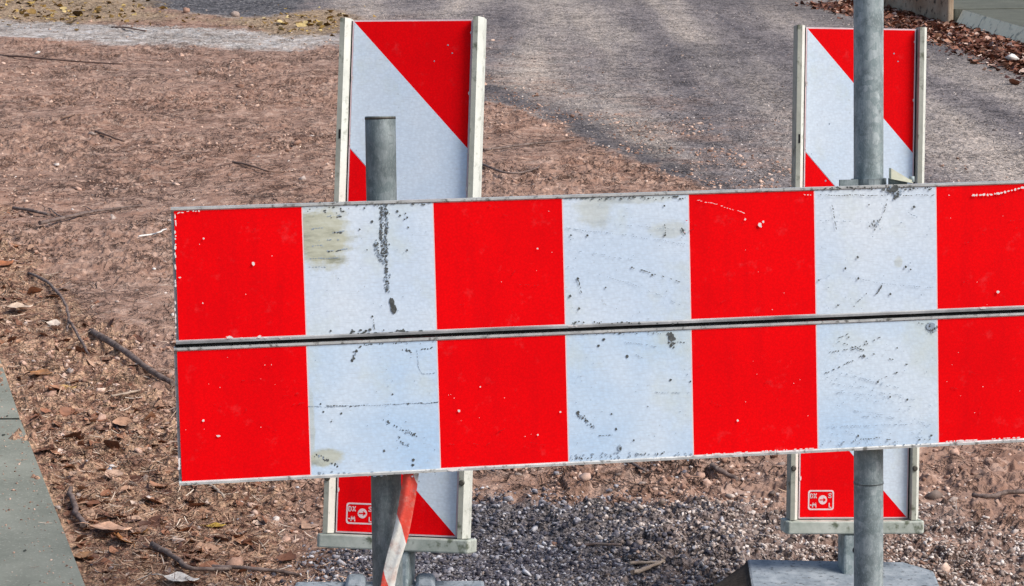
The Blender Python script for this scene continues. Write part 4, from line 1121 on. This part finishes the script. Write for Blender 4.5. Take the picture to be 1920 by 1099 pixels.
# ------------------------------------------------------------------ footings the beacons stand in
def foot_frame(M, yaw=0):
    p = M@Vector((-.012, .008, 0)); z = float(base_z(p.y))
    a = math.atan(SL)
    return Matrix.Translation((p.x, p.y, z))@Matrix.Rotation(a, 4, 'X')@Matrix.Rotation(yaw, 4, 'Z'), p
f1, p1 = foot_frame(BM1, R(1)); f2, p2 = foot_frame(BM2, R(-3))
print('FOOT', p1, f1.translation, p2, f2.translation)
HF = .153
ft = empty('beacon_footing', f1); tag(ft, 'pale grey-blue footing block with lifting lugs under the left beacon', 'footing', 'footings of the beacons')
mb = MB(); x0, x1, y0, y1 = -.180, .185, -.36, .045
mb.box(x0, x1, y0, y1, -.03, HF); mb.build('block', M_CONC, ft, bevel=.006)
for cx in (-.062, .072):
    lu = MB(); q = .019
    prof = [(-q,0),(q,0),(q,.010),(q*.62,.018),(-q*.62,.018),(-q,.010)]
    vs = [(cx+a_, -.03, HF+z+.0005) for a_, z in prof]+[(cx+a_, .035, HF+z+.0005) for a_, z in prof]; n = len(prof)
    lu.hull(vs, [(i, (i+1) % n, n+(i+1) % n, n+i) for i in range(n)]+[tuple(range(n-1,-1,-1)), tuple(range(n, 2*n))])
    lu.build('lifting_lug', M_CONC, ft, bevel=.003)
HF = .086
ft = empty('beacon_footing', f2); tag(ft, 'grey footing block with a muddy, shaded sloping end under the right beacon', 'footing', 'footings of the beacons')
mb = MB()
A = [(-.20,.07),(.125,.07),(.180,.02),(.180,-.36),(-.20,-.36)]
mb.hull([(x,y,-.03) for x, y in A]+[(x,y,HF) for x, y in A], [(4,3,2,1,0),(5,6,7,8,9)]+[(i,(i+1)%5,5+(i+1)%5,5+i) for i in range(5)])
mb.build('block', M_CONC, ft, bevel=.006)
mb = MB()
vs = [(-.2005,.06,-.03),(-.2005,-.36,-.03),(-.2005,-.36,HF-.004),(-.2005,.06,HF-.004),(-.285,.03,-.03),(-.285,-.36,-.03),(-.270,-.36,HF-.045),(-.270,.03,HF-.045)]
mb.hull(vs, [(0,1,2,3)[::-1],(4,5,6,7),(3,2,6,7),(0,3,7,4),(1,5,6,2),(0,4,5,1)]); mb.build('sloping_end', M_CONCD, ft, bevel=.006)

# ------------------------------------------------------------------ light, sky, camera
EL, AZ = R(46), R(118)                                  # soft sun behind clouds, over the viewer's right shoulder
w = bpy.data.worlds.new('World'); SC.world = w; w.use_nodes = True
nt = w.node_tree; bg = nt.nodes['Background']
sk = nt.nodes.new('ShaderNodeTexSky'); sk.sky_type = 'NISHITA'; sk.sun_disc = False
sk.sun_elevation = EL; sk.sun_rotation = AZ; sk.air_density = 1.0; sk.dust_density = 2.5; sk.ozone_density = 1.0
nt.links.new(sk.outputs[0], bg.inputs['Color']); bg.inputs['Strength'].default_value = .15
sd = bpy.data.lights.new('sun', 'SUN'); sd.energy = 3.6; sd.angle = R(26); sd.color = (1, .95, .88)
so = bpy.data.objects.new('sun', sd); COL.objects.link(so)
dirv = Vector((math.sin(AZ)*math.cos(EL), math.cos(AZ)*math.cos(EL), math.sin(EL)))
so.rotation_euler = dirv.to_track_quat('Z', 'Y').to_euler(); so.location = (3, -3, 6)

cd = bpy.data.cameras.new('camera'); cam = bpy.data.objects.new('camera', cd); COL.objects.link(cam)
cam.location = CAMLOC; cam.rotation_euler = (R(90)-PITCH, 0, 0)
cd.sensor_width = 36; cd.lens = 36*F; cd.clip_start = .05; cd.clip_end = 1000
SC.camera = cam
SC.view_settings.view_transform = 'Standard'; SC.view_settings.look = 'None'; SC.view_settings.exposure = 0
SC.cycles.use_denoising = True
